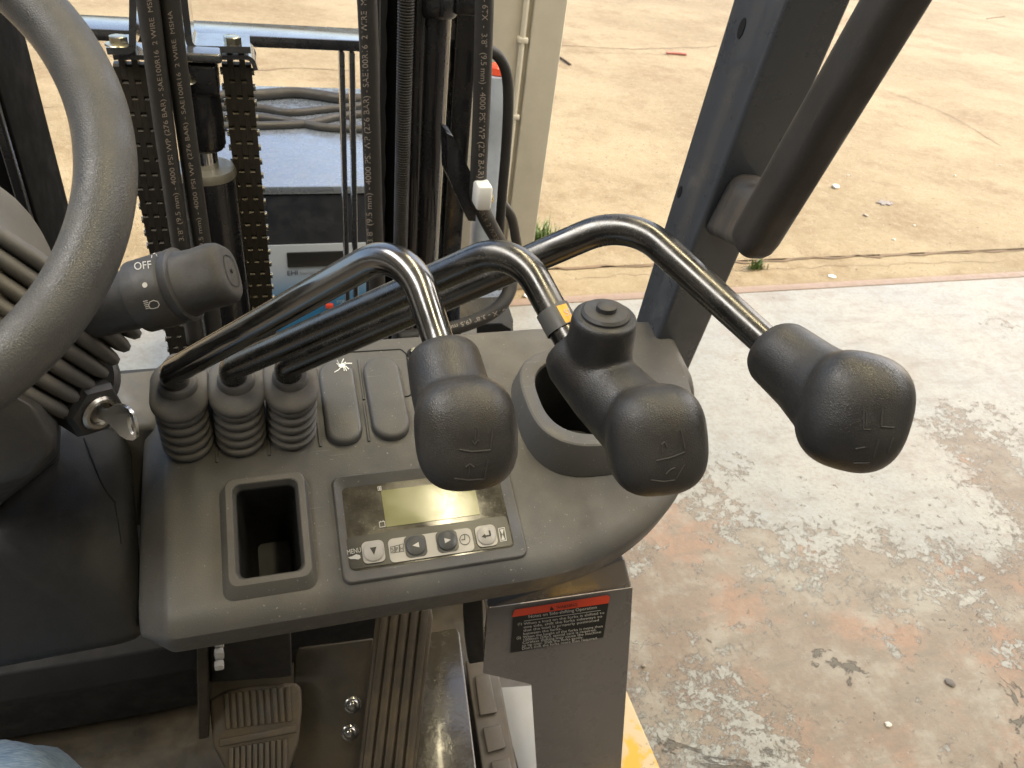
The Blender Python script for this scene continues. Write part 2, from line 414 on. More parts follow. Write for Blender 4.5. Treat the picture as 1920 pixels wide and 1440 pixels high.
def lettering(mb, s, fn, h):
    """write s with cap height h through fn(x, y) -> point"""
    vs, fs, w = text2d(s); k = h / .69
    pts = [fn(x * k, y * k) for x, y in vs]
    ok = [p is not None for p in pts]
    mb.add([p if p is not None else (0, 0, 0) for p in pts], [f for f in fs if all(ok[i] for i in f)])
    return w * k
def px_text(mb, s, p, q, h, tree, off=.0003):
    """write s along the photo line p->q on a surface, stretched to fit"""
    vs, fs, w = text2d(s); p, q = A(*p), A(*q); d = q - p; L = np.linalg.norm(d); d /= L; u = A(d[1], -d[0])
    pts = [hit(tree, *(p + d * (x / w * L) + u * (y / .69 * h)), off) for x, y in vs]
    mb.add([t if t is not None else (0, 0, 0) for t in pts], [f for f in fs if all(pts[i] is not None for i in f)])
def px_poly(mb, poly, tree, off=.0003):
    pts = [hit(tree, x, y, off) for x, y in poly]
    if all(t is not None for t in pts): mb.add(pts, [tuple(range(len(pts)))])
def px_line(mb, poly, w, tree, off=.0003, closed=False):
    poly = [A(*p) for p in poly]
    if closed: poly.append(poly[0])
    for a, b in zip(poly, poly[1:]):
        d = b - a; L = np.linalg.norm(d); d /= max(L, 1e-6); u = A(-d[1], d[0]) * w / 2; e = d * w * .3
        px_poly(mb, [a - e - u, b + e - u, b + e + u, a - e + u], tree, off)
def arc(cx, cy, r, a0, a1, n=10, ry=None):
    ry = ry or r
    return [(cx + r * math.cos(R(a0 + (a1 - a0) * k / n)), cy + ry * math.sin(R(a0 + (a1 - a0) * k / n))) for k in range(n + 1)]

def stuff_build(mb, *a, **k): return tag(mb.build(*a, **k), kind='stuff')
# ------------------------------------------------------------------ the setting
def sheet(name, x0, x1, y0, y1, z, m, kind='structure'):
    mb = MB().add([(x0, y0, z), (x1, y0, z), (x1, y1, z), (x0, y1, z)], [(0, 1, 2, 3)])
    return tag(mb.build(name, m, smooth=0), kind=kind)
YT = 2.65
YJ0 = PZ(1500, 486, 0)[1]; YJ1 = YJ0 + .011
sheet('ground', -400, 400, -400, 800, -.05, 'crack')
sheet('shed_floor', -9.9, 9.9, -8, YT - .055, 0, 'floor')
thr = MB().box((0, YT - .0275, -.01), 9.9, .0262, .0135, bev=.003).build('threshold_strip', 'kerb'); tag(thr, kind='structure')
yard = sheet('yard_apron', -30, 30, YT, YJ0, 0, 'yard')
yard2 = sheet('yard', -300, 300, YJ1, 600, .003, 'yard')
tag(sheet('joint_filler', -30, 30, YJ0 - .02, YJ1 + .02, -.006, 'joint'), kind='structure')
# the roof and closed walls of the shed keep the sun off the bay
tag(MB().box((0, -2.7, 4.6), 10, 5.34, .05).build('shed_roof', 'roof', smooth=0), kind='structure')
tag(MB().box((0, -8.1, 2.3), 10, .08, 2.24).build('shed_wall', 'roof', smooth=0), kind='structure')
for s in (-1, 1):
    tag(MB().box((s * 10.1, -2.7, 2.3), .08, 5.3, 2.24).build('shed_wall', 'roof', smooth=0), kind='structure')

def crack(pxs, w, parent, z=.0055):
    g = [PZ(x, y, z) for x, y in pxs]; L, Rr = [], []
    pts = []
    for a, b in zip(g, g[1:]):
        n = max(2, int(np.linalg.norm(b - a) / .05))
        for k in range(n):
            t = k / n; p = a + (b - a) * t; p = p + A(random.gauss(0, .006), random.gauss(0, .010), 0); pts.append(p)
    pts.append(g[-1])
    for i, p in enumerate(pts):
        d = _n(pts[min(i + 1, len(pts) - 1)] - pts[max(0, i - 1)]); u = A(-d[1], d[0], 0)
        ww = w * random.uniform(.3, 1.0) * (0.2 if i in (0, len(pts) - 1) else 1)
        L.append(p + u * ww / 2); Rr.append(p - u * ww / 2)
    n = len(pts)
    o = MB().add(L + Rr, [(i, i + 1, n + i + 1, n + i) for i in range(n - 1)]).build('crack', 'crack', smooth=0)
    o.parent = parent; return o
for pxs, w in (([(1040, 84), (1180, 92), (1330, 88), (1345, 84)], .022), ([(470, 132), (560, 127), (660, 133)], .022), ([(1048, 96), (1300, 104)], .008),
               ([(1610, 42), (1760, 52), (1920, 62)], .010), ([(1650, 165), (1780, 215), (1880, 275)], .009), ([(60, 132), (95, 124), (140, 120)], .016),
               ([(1700, 195), (1745, 210)], .006), ([(0, 210), (110, 200)], .01)):
    crack(pxs, w, yard2)
crack([(1040, 504), (1250, 495), (1500, 485), (1700, 477), (1925, 468)], .024, yard, .0045)
crack([(1060, 522), (1300, 512), (1600, 498), (1900, 488)], .005, yard, .0015)

def pebble(px, s, m, name, label, cat, group=None, flatk=.55, z=0.0):
    p = PZ(px[0], px[1], z); bm = bmesh.new(); bmesh.ops.create_icosphere(bm, subdivisions=2, radius=1)
    ph = random.random() * 6; sx, sy = random.uniform(.7, 1.4), random.uniform(.7, 1.2)
    for v in bm.verts:
        k = 1 + random.uniform(-.16, .16); v.co = Vector((v.co.x * sx * k, v.co.y * sy * k, v.co.z * flatk * k)) * s
        c, q = math.cos(ph), math.sin(ph); v.co = Vector((v.co.x * c - v.co.y * q, v.co.x * q + v.co.y * c, v.co.z))
        v.co += Vector(p.tolist()) + Vector((0, 0, s * flatk * .7))
    me = bpy.data.meshes.new(name); bm.to_mesh(me); bm.free()
    return tag(place(name, me, m, None, 30), label, cat, group)
Z2 = .003
pebble((1566, 352), .022, 'palestone', 'crumpled_scrap', 'crumpled whitish scrap on the sandy yard near a dark scrap', 'litter', z=Z2)
pebble((1623, 405), .012, 'stone', 'pebble', 'small grey-brown pebble on the sandy yard below the dark scrap', 'pebble', z=Z2)
for q in ((1714, 424), (1676, 450), (1510, 362), (1590, 330), (1875, 310), (1790, 330)):
    pebble(q, random.uniform(.006, .010), 'palestone', 'pebble', 'tiny pale pebble lying on the sandy yard', 'pebble', 'tiny pale pebbles on the yard', z=Z2)
pebble((1560, 519), .016, 'palestone', 'pebble', 'flat whitish pebble just outside the threshold strip', 'pebble', flatk=.25)
pebble((1206, 1250), .008, 'stone', 'pebble', 'rust-brown pebble on the shed floor beside the dark side panel', 'pebble')
pebble((1780, 1281), .010, 'darkpatch', 'pebble', 'dark brown pebble on flaking pink-brown floor paint', 'pebble')
pebble((1665, 1360), .008, 'palestone', 'pebble', 'pale grey pebble on the bare pink-brown floor', 'pebble')
pebble((985, 556), .012, 'palestone', 'pebble', 'pale pebble by the foot of the cream door post', 'pebble', z=0)
# a flat dark scrap
mb = MB(); c = PZ(1657, 381, Z2); lp = []
for k in range(22):
    a = 2 * math.pi * k / 22; r = random.uniform(.45, 1.0); lp.append((c[0] + .075 * r * math.cos(a), c[1] + .045 * r * math.sin(a)))
mb.loft([[(x, y, Z2 + .001) for x, y in lp], [(c[0] + (x - c[0]) * .93, c[1] + (y - c[1]) * .93, Z2 + .007) for x, y in lp]])
tag(mb.build('dark_scrap', 'darkpatch', angle=30), 'ragged flat dark scrap lying on the sandy yard', 'litter')
def stick(name, a, b, r, m, label, z=Z2):
    p, q = PZ(*a, z + r), PZ(*b, z + r); k = (p + q) / 2 + A(.004, .006, .002)
    tag(MB().tube(spline([p, k, q], 4), [r] * 9, 8).build(name, m), label, 'stick')
stick('red_stick', (1250, 99), (1287, 102), .012, 'redstick', 'short faded red stick lying on the sandy yard')
stick('twig', (1042, 103), (1070, 121), .009, 'twig', 'thin grey-brown twig beside the cream door post')
stick('twig', (1850, 35), (1884, 31), .006, 'twig', 'thin dark wire-like twig far out on the yard')
def weed(px, label, n, h, z, spread):
    c = PZ(*px, z); mb = MB()
    for _ in range(n):
        a = random.uniform(0, 6.28); b = c + A(random.gauss(0, spread), random.gauss(0, spread * .6), 0)
        l = h * random.uniform(.4, 1.1); lean = random.uniform(.2, .9) * l; w = random.uniform(.0025, .005)
        d = A(math.cos(a), math.sin(a), 0); s = A(-d[1], d[0], 0) * w
        m1 = b + d * lean * .4 + EZ * l * .7; t = b + d * lean + EZ * l
        mb.add([b - s, b + s, m1 + s * .8, m1 - s * .8, t], [(0, 1, 2, 3), (3, 2, 4)])
    return tag(mb.build('weed', 'grass', smooth=0), label, 'weed')
weed((1417, 503), 'small green weed in the slab joint below the grab handle', 60, .055, 0, .022)
weed((1000, 462), 'bright green grass tuft beside the foot of the cream door post', 240, .13, 0, .06)

# door post
pr = thing('door_post', (.90, 2.85, 0), 'cream painted steel door post with a thin conduit at the shed opening', 'post')
YP = 2.75; xl, xr = PY(925, 0, YP)[0], PY(1045, 0, YP)[0]
MB().box(((xl + xr) / 2 - .03, YP + .11, 2.25), (xr - xl) / 2 + .03, .11, 2.25, bev=.008).build('post_body', 'post', pr)
xc = PY(985, 60, YP)[0]
MB().box((xc + .075, YP - .012, 2.25), .060, .0115, 2.248, bev=.004).build('flange', 'post', pr)
cn = MB().tube([(xc - .012, YP - .014, .02), (xc - .012, YP - .014, 4.4)], .011, 14).build('conduit', 'post', pr)
for z in (.35, .75, 1.02, 1.7):
    MB().box((xc - .012, YP - .012, z), .018, .014, .010, bev=.003).build('clip', 'post', cn)

# battery charger
zc = .9; yf = PZ(560, 350, zc)[1]; xl, xr = PZ(335, 350, zc)[0], PZ(830, 350, zc)[0]; dep = .76
ch = thing('battery_charger', ((xl + xr) / 2, yf + dep / 2, 0), 'black cabinet with silver top and blue printed front panel beyond the mast', 'charger')
xm = (xl + xr) / 2; hw = (xr - xl) / 2
MB().box((xm, yf + dep / 2, .44), hw, dep / 2, .44, bev=.008).build('cabinet', 'chblack', ch)
MB().box((xm, yf + dep / 2, .892), hw + .004, dep / 2 + .004, .010, bev=.004).build('top_cover', 'silver', ch)
lab = PY(586, 352, yf); zt = PY(600, 456, yf)[2]
pn = MB().box((xm, yf - .003, zt - .19), hw - .012, .0028, .19, bev=.002).build('front_panel', 'chpanel', ch)
q0, q1 = PY(537, 471, yf), PY(648, 495, yf)
MB().box(((q0[0] + q1[0]) / 2, yf - .0075, (q0[2] + q1[2]) / 2), (q1[0] - q0[0]) / 2, .0025, (q0[2] - q1[2]) / 2, bev=.003).build('screen', 'black', pn)
tb = bvh(pn); mb = MB(); px_text(mb, 'EHI', (538, 516), (558, 515), 9, tb, .002); stuff_build(mb, 'lettering', 'black', pn, smooth=0)
mb = MB(); px_text(mb, 'Series Industrial', (562, 515), (640, 512), 6, tb, .002); stuff_build(mb, 'lettering', 'greyink', pn, smooth=0)
c = PY(617, 570, yf); MB().box(c + A(0, -.008, 0), .010, .007, .006, bev=.002).build('stop_button', 'red', pn)
mb = MB(); px_text(mb, 'STOP', (631, 568), (646, 567), 5, tb, .001); stuff_build(mb, 'lettering', 'ink', pn, smooth=0)
for pts, r in (([(330, 184), (480, 178), (560, 174), (660, 186), (760, 180)], .016), ([(330, 200), (480, 202), (540, 211), (620, 204), (760, 190)], .011),
               ([(330, 222), (480, 220), (560, 230), (620, 240), (760, 244)], .011), ([(330, 240), (480, 236), (570, 232), (640, 218), (760, 205)], .011)):
    g = [PZ(x, y, zc + r) for x, y in pts]
    MB().tube(spline(g, 8), r, 14).build('cable', 'cable', ch)

# bundle behind the mast
q = PY(940, 280, 2.3); zt = PY(935, 160, 2.3)[2]
wr = thing('wrapped_bundle', (q[0], 2.42, 0), 'blue-grey plastic wrapped bundle with red top beside the cream post', 'bundle')
L = []
for k in range(40):
    z = .0 + zt * k / 39; L.append([(q[0] + p[0] * (1 + .10 * math.sin(z * 31)) + .006 * math.sin(z * 17), 2.42 + p[1] * (1 + .1 * math.sin(z * 23)), z) for p in sup(.045, .05, 3, 28)])
MB().loft(L).build('wrapping', 'wrap', wr)
MB().lathe([(0, .030), (.003, .033), (.022, .031), (.028, .024)], (q[0], 2.42, zt + .001), EZ, 28).build('cap', 'redpaint', wr)

# the driver's leg
def leg():
    pts = [A(-.30, -.25, 1.03), A(-.265, -.05, 1.05), A(-.23, .12, 1.075), A(-.215, .24, 1.085), A(-.21, .33, 1.055), A(-.215, .385, .97), A(-.225, .41, .88), A(-.235, .42, .78)]
    rs = [.10, .098, .09, .082, .078, .07, .064, .062]
    pts = [p + A(-.035, -.03, -.036) for p in pts]
    s = spline(pts, 6); r2 = np.interp(np.linspace(0, len(pts) - 1, len(s)), range(len(pts)), rs)
    mb = MB().tube(s, list(r2), 36)
    for i, p in enumerate(mb.v):
        k = .0035 * math.sin(p[0] * 95 + p[1] * 40) * math.sin(p[2] * 70 + p[1] * 25); mb.v[i] = (p[0] + k, p[1] + k * .5, p[2] + k)
    return mb
tag(leg().build('person', 'jeans', angle=180), 'knee of a person in faded blue jeans by the pedals', 'person')
# ------------------------------------------------------------------ the forklift
fk = thing('forklift', (-.1, .6, 0), 'dark grey forklift cockpit with three bent control levers, steering wheel and mast', 'forklift')
def hull(name, pts, m, parent=fk, bev=.006, seg=3, angle=35):
    bm = bmesh.new()
    for p in pts: bm.verts.new(tuple(map(float, p)))
    r = bmesh.ops.convex_hull(bm, input=bm.verts)
    bmesh.ops.delete(bm, geom=[g for g in r['geom_interior'] if isinstance(g, bmesh.types.BMVert)], context='VERTS')
    bmesh.ops.dissolve_limit(bm, angle_limit=R(3), verts=bm.verts, edges=bm.edges)
    if bev: bmesh.ops.bevel(bm, geom=bm.edges, offset=bev, segments=seg, profile=.5, affect='EDGES', clamp_overlap=True)
    bmesh.ops.recalc_face_normals(bm, faces=bm.faces)
    me = bpy.data.meshes.new(name); bm.to_mesh(me); bm.free(); return place(name, me, m, parent, angle)

# ---- console shell
P0 = P(620, 900, .64); AL, AU = R(22), R(14)
NL, NU = A(0, -math.sin(AL), math.cos(AL)), A(0, -math.sin(AU), math.cos(AU))
VL, VU = A(0, math.cos(AL), math.sin(AL)), A(0, math.cos(AU), math.sin(AU))
CRE = onp(700, 868, P0, NL)
def ztop(y):
    a = P0[2] + (y - P0[1]) * math.tan(AL); b = CRE[2] + (y - CRE[1]) * math.tan(AU); k = .0022
    return -k * math.log(math.exp(-(a - CRE[2]) / k) + math.exp(-(b - CRE[2]) / k)) + CRE[2] + .0005
YR, YF, XA, XR, DD, RF = .602, .362, .18, .385, .155, .020
def section(x, yf, dz):
    L = []; lk = max(.15, 1 - dz / .045) if x < 0 else 1.0; yf = yf + (.8 * dz if x < 0 else 0)
    zr = ztop(YR) - dz
    L.append((x, YR + .004, zr - .085)); L.append((x, YR + .004, zr - .012)); L.append((x, YR + .002, zr - .004))
    for k in range(30):
        y = (YR - .004) + (yf + RF - (YR - .004)) * k / 29; L.append((x, y, ztop(y) - dz))
    yc = yf + RF; zc_ = ztop(yc) - dz
    for k in range(1, 9):
        a = R(68 * k / 8); L.append((x, yc - RF * math.sin(a) / math.sin(R(68)), zc_ - math.tan(AL) * RF * math.sin(a) * .55 - RF * 1.0 * (1 - math.cos(a))))
    y1, z1 = L[-1][1], L[-1][2]
    L.append((x, y1 + .001, z1 - .008 * lk)); L.append((x, y1 + .006, z1 - .024 * lk)); L.append((x, y1 + .014, z1 - .027 * lk)); L.append((x, y1 + .018, z1 - .036 * lk)); L.append((x, y1 + .04, z1 - .040 * lk))
    return L
st = [(-.1205, .060), (-.1185, .034), (-.1165, .0270), (-.1135, .0232), (-.0975, .0035), (-.0955, .0016), (-.0930, .0004)]
loops = [section(x, YF, dz) for x, dz in st]
for k in range(17): loops.append(section(-.088 + (XA + .088) * k / 16, YF, 0))
for k in range(1, 25):
    th = R(90 * k / 24 * .985); loops.append(section(XA + (XR - XA) * math.sin(th), YF + DD * (1 - math.cos(th)), 0))
for k in range(1, 7):
    a = R(85 * k / 6); loops.append(section(XR + .012 * math.sin(a), YF + DD, .014 * (1 - math.cos(a))))
loops.append(section(XR + .0135, YF + DD, .05))
con = MB().loft(loops).build('console', 'console', fk, angle=32)

def rect_px(c4, p0, n, v):
    g = [onp(x, y, p0, n) for x, y in c4]; o = sum(g) / 4       # order TL BL BR TR
    w = (np.linalg.norm(g[2] - g[1]) + np.linalg.norm(g[3] - g[0])) / 2; h = (np.linalg.norm(g[0] - g[1]) + np.linalg.norm(g[3] - g[2])) / 2
    return o, w, h
PO, pw, ph = rect_px([(412, 912), (418, 1135), (592, 1100), (580, 895)], P0, NL, VL)
PI, iw, ih = rect_px([(441, 921), (451, 1089), (566, 1072), (554, 912)], P0, NL, VL)
cutters = [MB().loft([frame_loop(rrect(iw + .008, ih + .008, .008), PI, EX, VL, NL, h) for h in (-.3, .05)]).build('cut', 'hole')]
CUP = onp(1098, 770, CRE, NU); CUP = CUP + NU * 0
CA, CB = .050, .047
cn_ = _n(A(0, -math.sin(R(9)), math.cos(R(9)))); cv_ = np.cross(cn_, EX)
cutters.append(MB().loft([frame_loop(sup(CA + .003, CB + .003, 2.6), CUP, EX, cv_, cn_, h) for h in (-.3, .05)]).build('cut', 'hole'))
for c in cutters:
    md = con.modifiers.new('b', 'BOOLEAN'); md.operation = 'DIFFERENCE'; md.object = c; md.solver = 'EXACT'
bpy.context.view_layer.update(); bake(con)
for c in cutters: bpy.data.objects.remove(c)
con.data.set_sharp_from_angle(angle=R(32))
tag(con, 'dusty grey moulded console carrying levers, display and cup holder')
TCON = bvh(con)

# ---- storage pocket
mb = MB(); L = []
off = PI - PO
for (w, h, r, z, k) in ((pw, ph, .008, -.002, 0), (pw, ph, .008, .0012, 0), (pw - .0012, ph - .0012, .008, .0020, 0), (iw + .0150, ih + .0150, .007, .0092, 1), (iw + .0136, ih + .0136, .007, .0098, 1), (iw + .0055, ih + .0055, .006, .0098, 1), (iw + .0040, ih + .0040, .006, .0092, 1), (iw, ih, .005, .0040, 1), (iw - .001, ih - .001, .005, .0020, 1)):
    L.append(frame_loop(rrect(w, h, r), PO + off * k, EX, VL, NL, z))
sp_ = tag(mb.loft(L, False, False).build('storage_pocket', 'console', fk, angle=26), 'open rectangular storage pocket with raised bevelled rim')
MB().loft([frame_loop(rrect(iw - a, ih - b, .005), PI, EX, VL, NL, z) for a, b, z in ((.0006, .0006, .0035), (.004, .004, -.02), (.014, .016, -.095), (.018, .02, -.098))], False).build('recess_wall', 'recess_wall', sp_, angle=40)
# ---- cup holder
L = []
for (s, e, h) in ((.021, 2.8, -.022), (.0145, 2.8, .0095), (.0135, 2.8, .0112), (.0120, 2.8, .0120), (.0022, 2.7, .0120), (.0008, 2.7, .0114), (0, 2.7, .0095), (-.0004, 2.7, .004)):
    L.append(frame_loop(sup(CA + s, CB + s, e, 64), CUP, EX, cv_, cn_, h + .0125))
ch_ = tag(MB().loft(L, False, False).build('cup_holder', 'console', fk, angle=26), 'empty cup holder with a thick raised rim')
MB().loft([frame_loop(sup(CA + s, CB + s, 2.7, 64), CUP, EX, cv_, cn_, h + .0125) for s, h in ((-.0003, .0085), (-.002, -.02), (-.006, -.090), (-.012, -.094))], False).build('recess_wall', 'recess_wall', ch_, angle=40)

# ---- display unit
DO, dw, dh = rect_px([(623, 893), (645, 1099), (983, 1043), (951, 866)], P0, NL, VL)
DI, diw, dih = rect_px([(642, 911), (656, 1070), (960, 1029), (938, 885)], P0, NL, VL)
du = tag(bpy.data.objects.new('display_unit', None), 'display unit with blank yellow-green screen and four push buttons'); col.objects.link(du); attach(du, fk)
L = []; k = DI - DO
for (w, h, r, z, s) in ((dw + .003, dh + .003, .007, -.0015, 0), (dw + .001, dh + .001, .007, .0030, 0), (dw - .0005, dh - .0005, .0065, .0040, 0), (dw - .002, dh - .002, .006, .0042, 0), (dw - .0034, dh - .0034, .006, .0038, 0), (diw + .0012, dih + .0012, .005, .0008, 1), (diw, dih, .005, .0004, 1), (diw, dih, .005, -.0012, 1)):
    L.append(frame_loop(rrect(w, h, r), DO + k * s, EX, VL, NL, z))
MB().loft(L, False, False).build('bezel', 'console', du, angle=24)
lens = MB().loft([frame_loop(rrect(diw, dih, .004), DI, EX, VL, NL, z) for z in (-.0012, .0006)]).build('lens', 'lens', du)
PL = DI + NL * .0006
def onlens(x, y): return onp(x, y, PL, NL)
def quad(name, c4, z, m, t=.0004, r=.001):
    o, w, h = rect_px(c4, PL, NL, VL)
    return MB().loft([frame_loop(rrect(w, h, r), o, EX, VL, NL, q) for q in (z - t, z)]).build(name, m, du)
quad('lcd_screen', [(716, 920), (722, 988), (897, 966), (890, 899)], .0006, 'lcd')
quad('button_strip', [(649, 1010), (656, 1066), (959, 1026), (952, 966)], .0008, 'strip', r=.003)
quad('button_plate', [(727, 1010), (731, 1056), (889, 1034), (884, 992)], .0014, 'butlight', r=.004)
for cx_, cy_, m in ((700, 1036, 'butlight'), (779, 1025, 'butdark'), (838, 1016, 'butdark'), (911, 1006, 'butlight')):
    o = onlens(cx_, cy_); b_ = MB().loft([frame_loop(rrect(.0172, .0178, .004), o, EX, VL, NL, z) for z in (.0012, .0021)]).build('button', m, du)
    cap = MB().loft([frame_loop(sup(.0076, .0078, 2.2, 32), o, EX, VL, NL, z) for z in (.002, .0031)] + [frame_loop(sup(.0068, .007, 2.2, 32), o, EX, VL, NL, .0037)])
    o2 = cap.build('button_cap', m, du)
    mb = MB()
    def tri(pts, z=.0039): mb.add([o + a * EX + b * VL + NL * z for a, b in pts], [tuple(range(len(pts)))])
    if cx_ == 700: tri([(-.0026, .003), (.0026, .003), (0, -.0032)])
    if cx_ == 779: tri([(.0024, .0022), (.0024, -.0022), (-.0028, 0)])
    if cx_ == 838: tri([(-.0024, .0022), (-.0024, -.0022), (.0028, 0)])
    if cx_ == 911:
        tri([(-.0045, -.0008), (-.0012, .0012), (-.0012, -.0028)]); tri([(-.0014, -.0002), (.0034, -.0002), (.0034, -.0016), (-.0014, -.0016)]); tri([(.0022, .0034), (.0037, .0034), (.0037, -.0006), (.0022, -.0006)])
    mb.build('symbol', 'black' if m == 'butlight' else 'ink', du, smooth=0)
# printed marks
tl = BVHTree.FromPolygons([Vector(p.tolist()) for p in (onlens(500, 850), onlens(500, 1200), onlens(1100, 1200), onlens(1100, 800))], [(0, 1, 2, 3)])
mb = MB(); px_text(mb, 'MENU', (651, 1041), (677, 1036), 9, tl, .0012)
px_poly(mb, [(652, 1046), (660, 1044), (668, 1040), (675, 1042), (676, 1047), (672, 1050), (664, 1049), (657, 1049)], tl, .0012)
px_line(mb, [(708, 914), (714, 913), (715, 920), (709, 921)], 1.2, tl, .0012, True); px_poly(mb, [(710, 915), (713, 914.6), (713.6, 919), (710.5, 919.5)], tl, .0012)
px_line(mb, [(711, 980), (721, 978.5), (722, 988), (712, 989.5)], 1.3, tl, .0012, True); px_line(mb, [(713, 978), (714, 980)], 1.4, tl, .0012); px_line(mb, [(718, 977), (718.5, 979)], 1.4, tl, .0012)
px_line(mb, [(934, 992), (945, 990), (949, 1014), (938, 1016)], 1.5, tl, .0012, True)
px_poly(mb, [(936, 994), (944, 992.6), (941.6, 1003)], tl, .0012); px_poly(mb, [(941.6, 1003), (946.4, 1012.6), (939.4, 1013.8)], tl, .0012)
stuff_build(mb, 'printed_mark', 'ink', du, smooth=0)
mb = MB(); px_line(mb, arc(871, 1013, 9.5, 0, 360, 24, 9.8), 1.2, tl, .0018); px_line(mb, [(865, 1013.5), (871, 1013), (870.5, 1005)], 1.3, tl, .0018)
for i, s_ in enumerate('SPH'):
    x0 = 732 + i * 8.4; yb = 1038 - i * 1.2
    px_line(mb, [(x0, yb - 11 - i), (x0 + 7.4, yb - 12.5 - i), (x0 + 8, yb - .5), (x0 + .8, yb)], .9, tl, .0018, True)
    px_text(mb, s_, (x0 + 1.8, yb - 2), (x0 + 6.4, yb - 2.8), 7, tl, .0018)
stuff_build(mb, 'printed_mark', 'black', du, smooth=0)

# ---- blank covers and trim ribs
for c4 in ([(603, 684), (608, 838), (677, 836), (664, 680)], [(686, 677), (694, 829), (764, 826), (750, 674)]):
    o, w, h = rect_px(c4, CRE, NU, VU); o = o + NU * .001
    L = [frame_loop(rrect(w * 1.03 - i, h - i, w * .5, 10), o, EX, VU, NU, z) for i, z in ((0, -.003), (0, .0025), (.0012, .0042), (.004, .0056), (.008, .0060))]
    tag(MB().loft(L, cap0=False).build('blank_cover', 'console', fk, angle=60))
for a, b in (((592, 690), (592, 762)), ((592, 768), (601, 838)), ((672, 676), (682, 750)), ((682, 756), (692, 828)), ((405, 745), (407, 868)), ((502, 740), (505, 855))):
    mb = MB().tube([hit(TCON, *a, .0004), hit(TCON, *b, .0004)], .0012, 8); mb.build('trim_rib', 'console', fk)
mb = MB(); pts = [(596, 664), (752, 655), (762, 664), (772, 742), (752, 745)]
g = [hit(TCON, x, y, .0001) for x, y in pts]; MB().tube(fillet(g, .004, 5), .0007, 6).build('panel_seam', 'hole', fk)
# hex screw on the console
c = hit(TCON, 776, 664, .0)
sw = MB().lathe([(0, .0065), (.0012, .0065)], c, NU, 24).build('screw', 'hole', fk)
MB().lathe([(.001, .0042), (.005, .0042), (.0058, .0036)], c, NU, 6).build('hex_head', 'mast', sw)
# dried splat
mb = MB(); c = A(641, 695)
for k in range(9):
    a = random.uniform(0, 6.28); l = random.uniform(7, 19); px_line(mb, [c, c + A(math.cos(a), math.sin(a) * .9) * l * .55, c + A(math.cos(a + .25), math.sin(a + .25)) * l], random.uniform(.8, 1.7), TCON, .0072)
px_poly(mb, [(c[0] + 7 * math.cos(t) * random.uniform(.6, 1.1), c[1] + 5 * math.sin(t) * random.uniform(.6, 1.1)) for t in np.linspace(0, 6.1, 14)], TCON, .0073)
tag(mb.build('dried_splat', 'splat', fk, smooth=0), 'dried white splat on a blank cover')

# ---- lever boots
TOPC = []
for fb, tc_ in (((355, 872), (335, 724)), ((455, 862), (443, 716)), ((551, 850), (545, 710))):
    w, h = .0375, .066
    front = onp(*fb, CRE, NU); bc = front + VU * (h / 2); HT = .054
    tc3 = onp(*tc_, CRE + NU * HT, NU); TOPC.append(tc3)
    L = []; nr = 5
    def lp(t, grow, e=0.0): return frame_loop(rrect(w + grow, h * (1 - .16 * t) + grow, w / 2 + grow / 2, 9), bc + (tc3 - bc) * t, EX, VU, NU, -.003 + .0 * t) if False else [bc + (tc3 - bc) * t + p[0] * EX + p[1] * VU for p in rrect(w + grow, h * (1 - .16 * t) + grow, (w + grow) / 2, 9)]
    L.append(lp(-.06, 0))
    for k in range(nr):
        t0 = k / nr * .86
        for f, gr in ((.0, -.0050), (.14, -.0028), (.35, -.0004), (.60, .0016), (.85, .0020), (.95, .0002), (.99, -.0035)):
            L.append(lp(t0 + f / nr * .86, gr))
    for t, gr in ((.86, -.0035), (.87, .002), (.90, .0048), (.95, .0048), (.985, .002), (1.0, -.004), (1.01, -.012)): L.append(lp(t, gr))
    b_ = MB().loft(L).build('lever_boot', 'boot', fk, angle=45)
    MB().lathe([(-.004, .0145), (.004, .0140), (.006, .0125), (.006, .0100)], tc3, NU, 28).build('collar', 'boot', b_)

# ---- knobs
def superell(c, ax, rad, e=2.6, nu=40, nv=24):
    mb = MB(); L = []
    def sp(x): return math.copysign(abs(x) ** (2 / e), x)
    for j in range(1, nv):
        ph = -math.pi / 2 + math.pi * j / nv
        L.append([np.array(c) + ax[0] * rad[0] * sp(math.cos(ph)) * sp(math.cos(2 * math.pi * i / nu)) + ax[1] * rad[1] * sp(math.cos(ph)) * sp(math.sin(2 * math.pi * i / nu)) + ax[2] * rad[2] * sp(math.sin(ph)) for i in range(nu)])
    return mb.loft(L)
def organic(name, parts, m, parent, vox=.0011, it=26):
    mb = MB()
    for p in parts: mb.add(p.v, p.f)
    o = mb.build(name, m, parent)
    r = o.modifiers.new('r', 'REMESH'); r.mode = 'VOXEL'; r.voxel_size = vox
    s = o.modifiers.new('s', 'SMOOTH'); s.iterations = it; s.factor = .5
    bpy.context.view_layer.update(); bake(o)
    o.data.polygons.foreach_set('use_smooth', [True] * len(o.data.polygons)); return o
def ax_img(roll, pitch=0, yaw=0):
    c, s = math.cos(R(roll)), math.sin(R(roll)); x = IR * c + IU * s; y = -IR * s + IU * c; z = IB
    c, s = math.cos(R(pitch)), math.sin(R(pitch)); y, z = y * c + z * s, -y * s + z * c
    c, s = math.cos(R(yaw)), math.sin(R(yaw)); x, z = x * c + z * s, -x * s + z * c
    return x, y, z

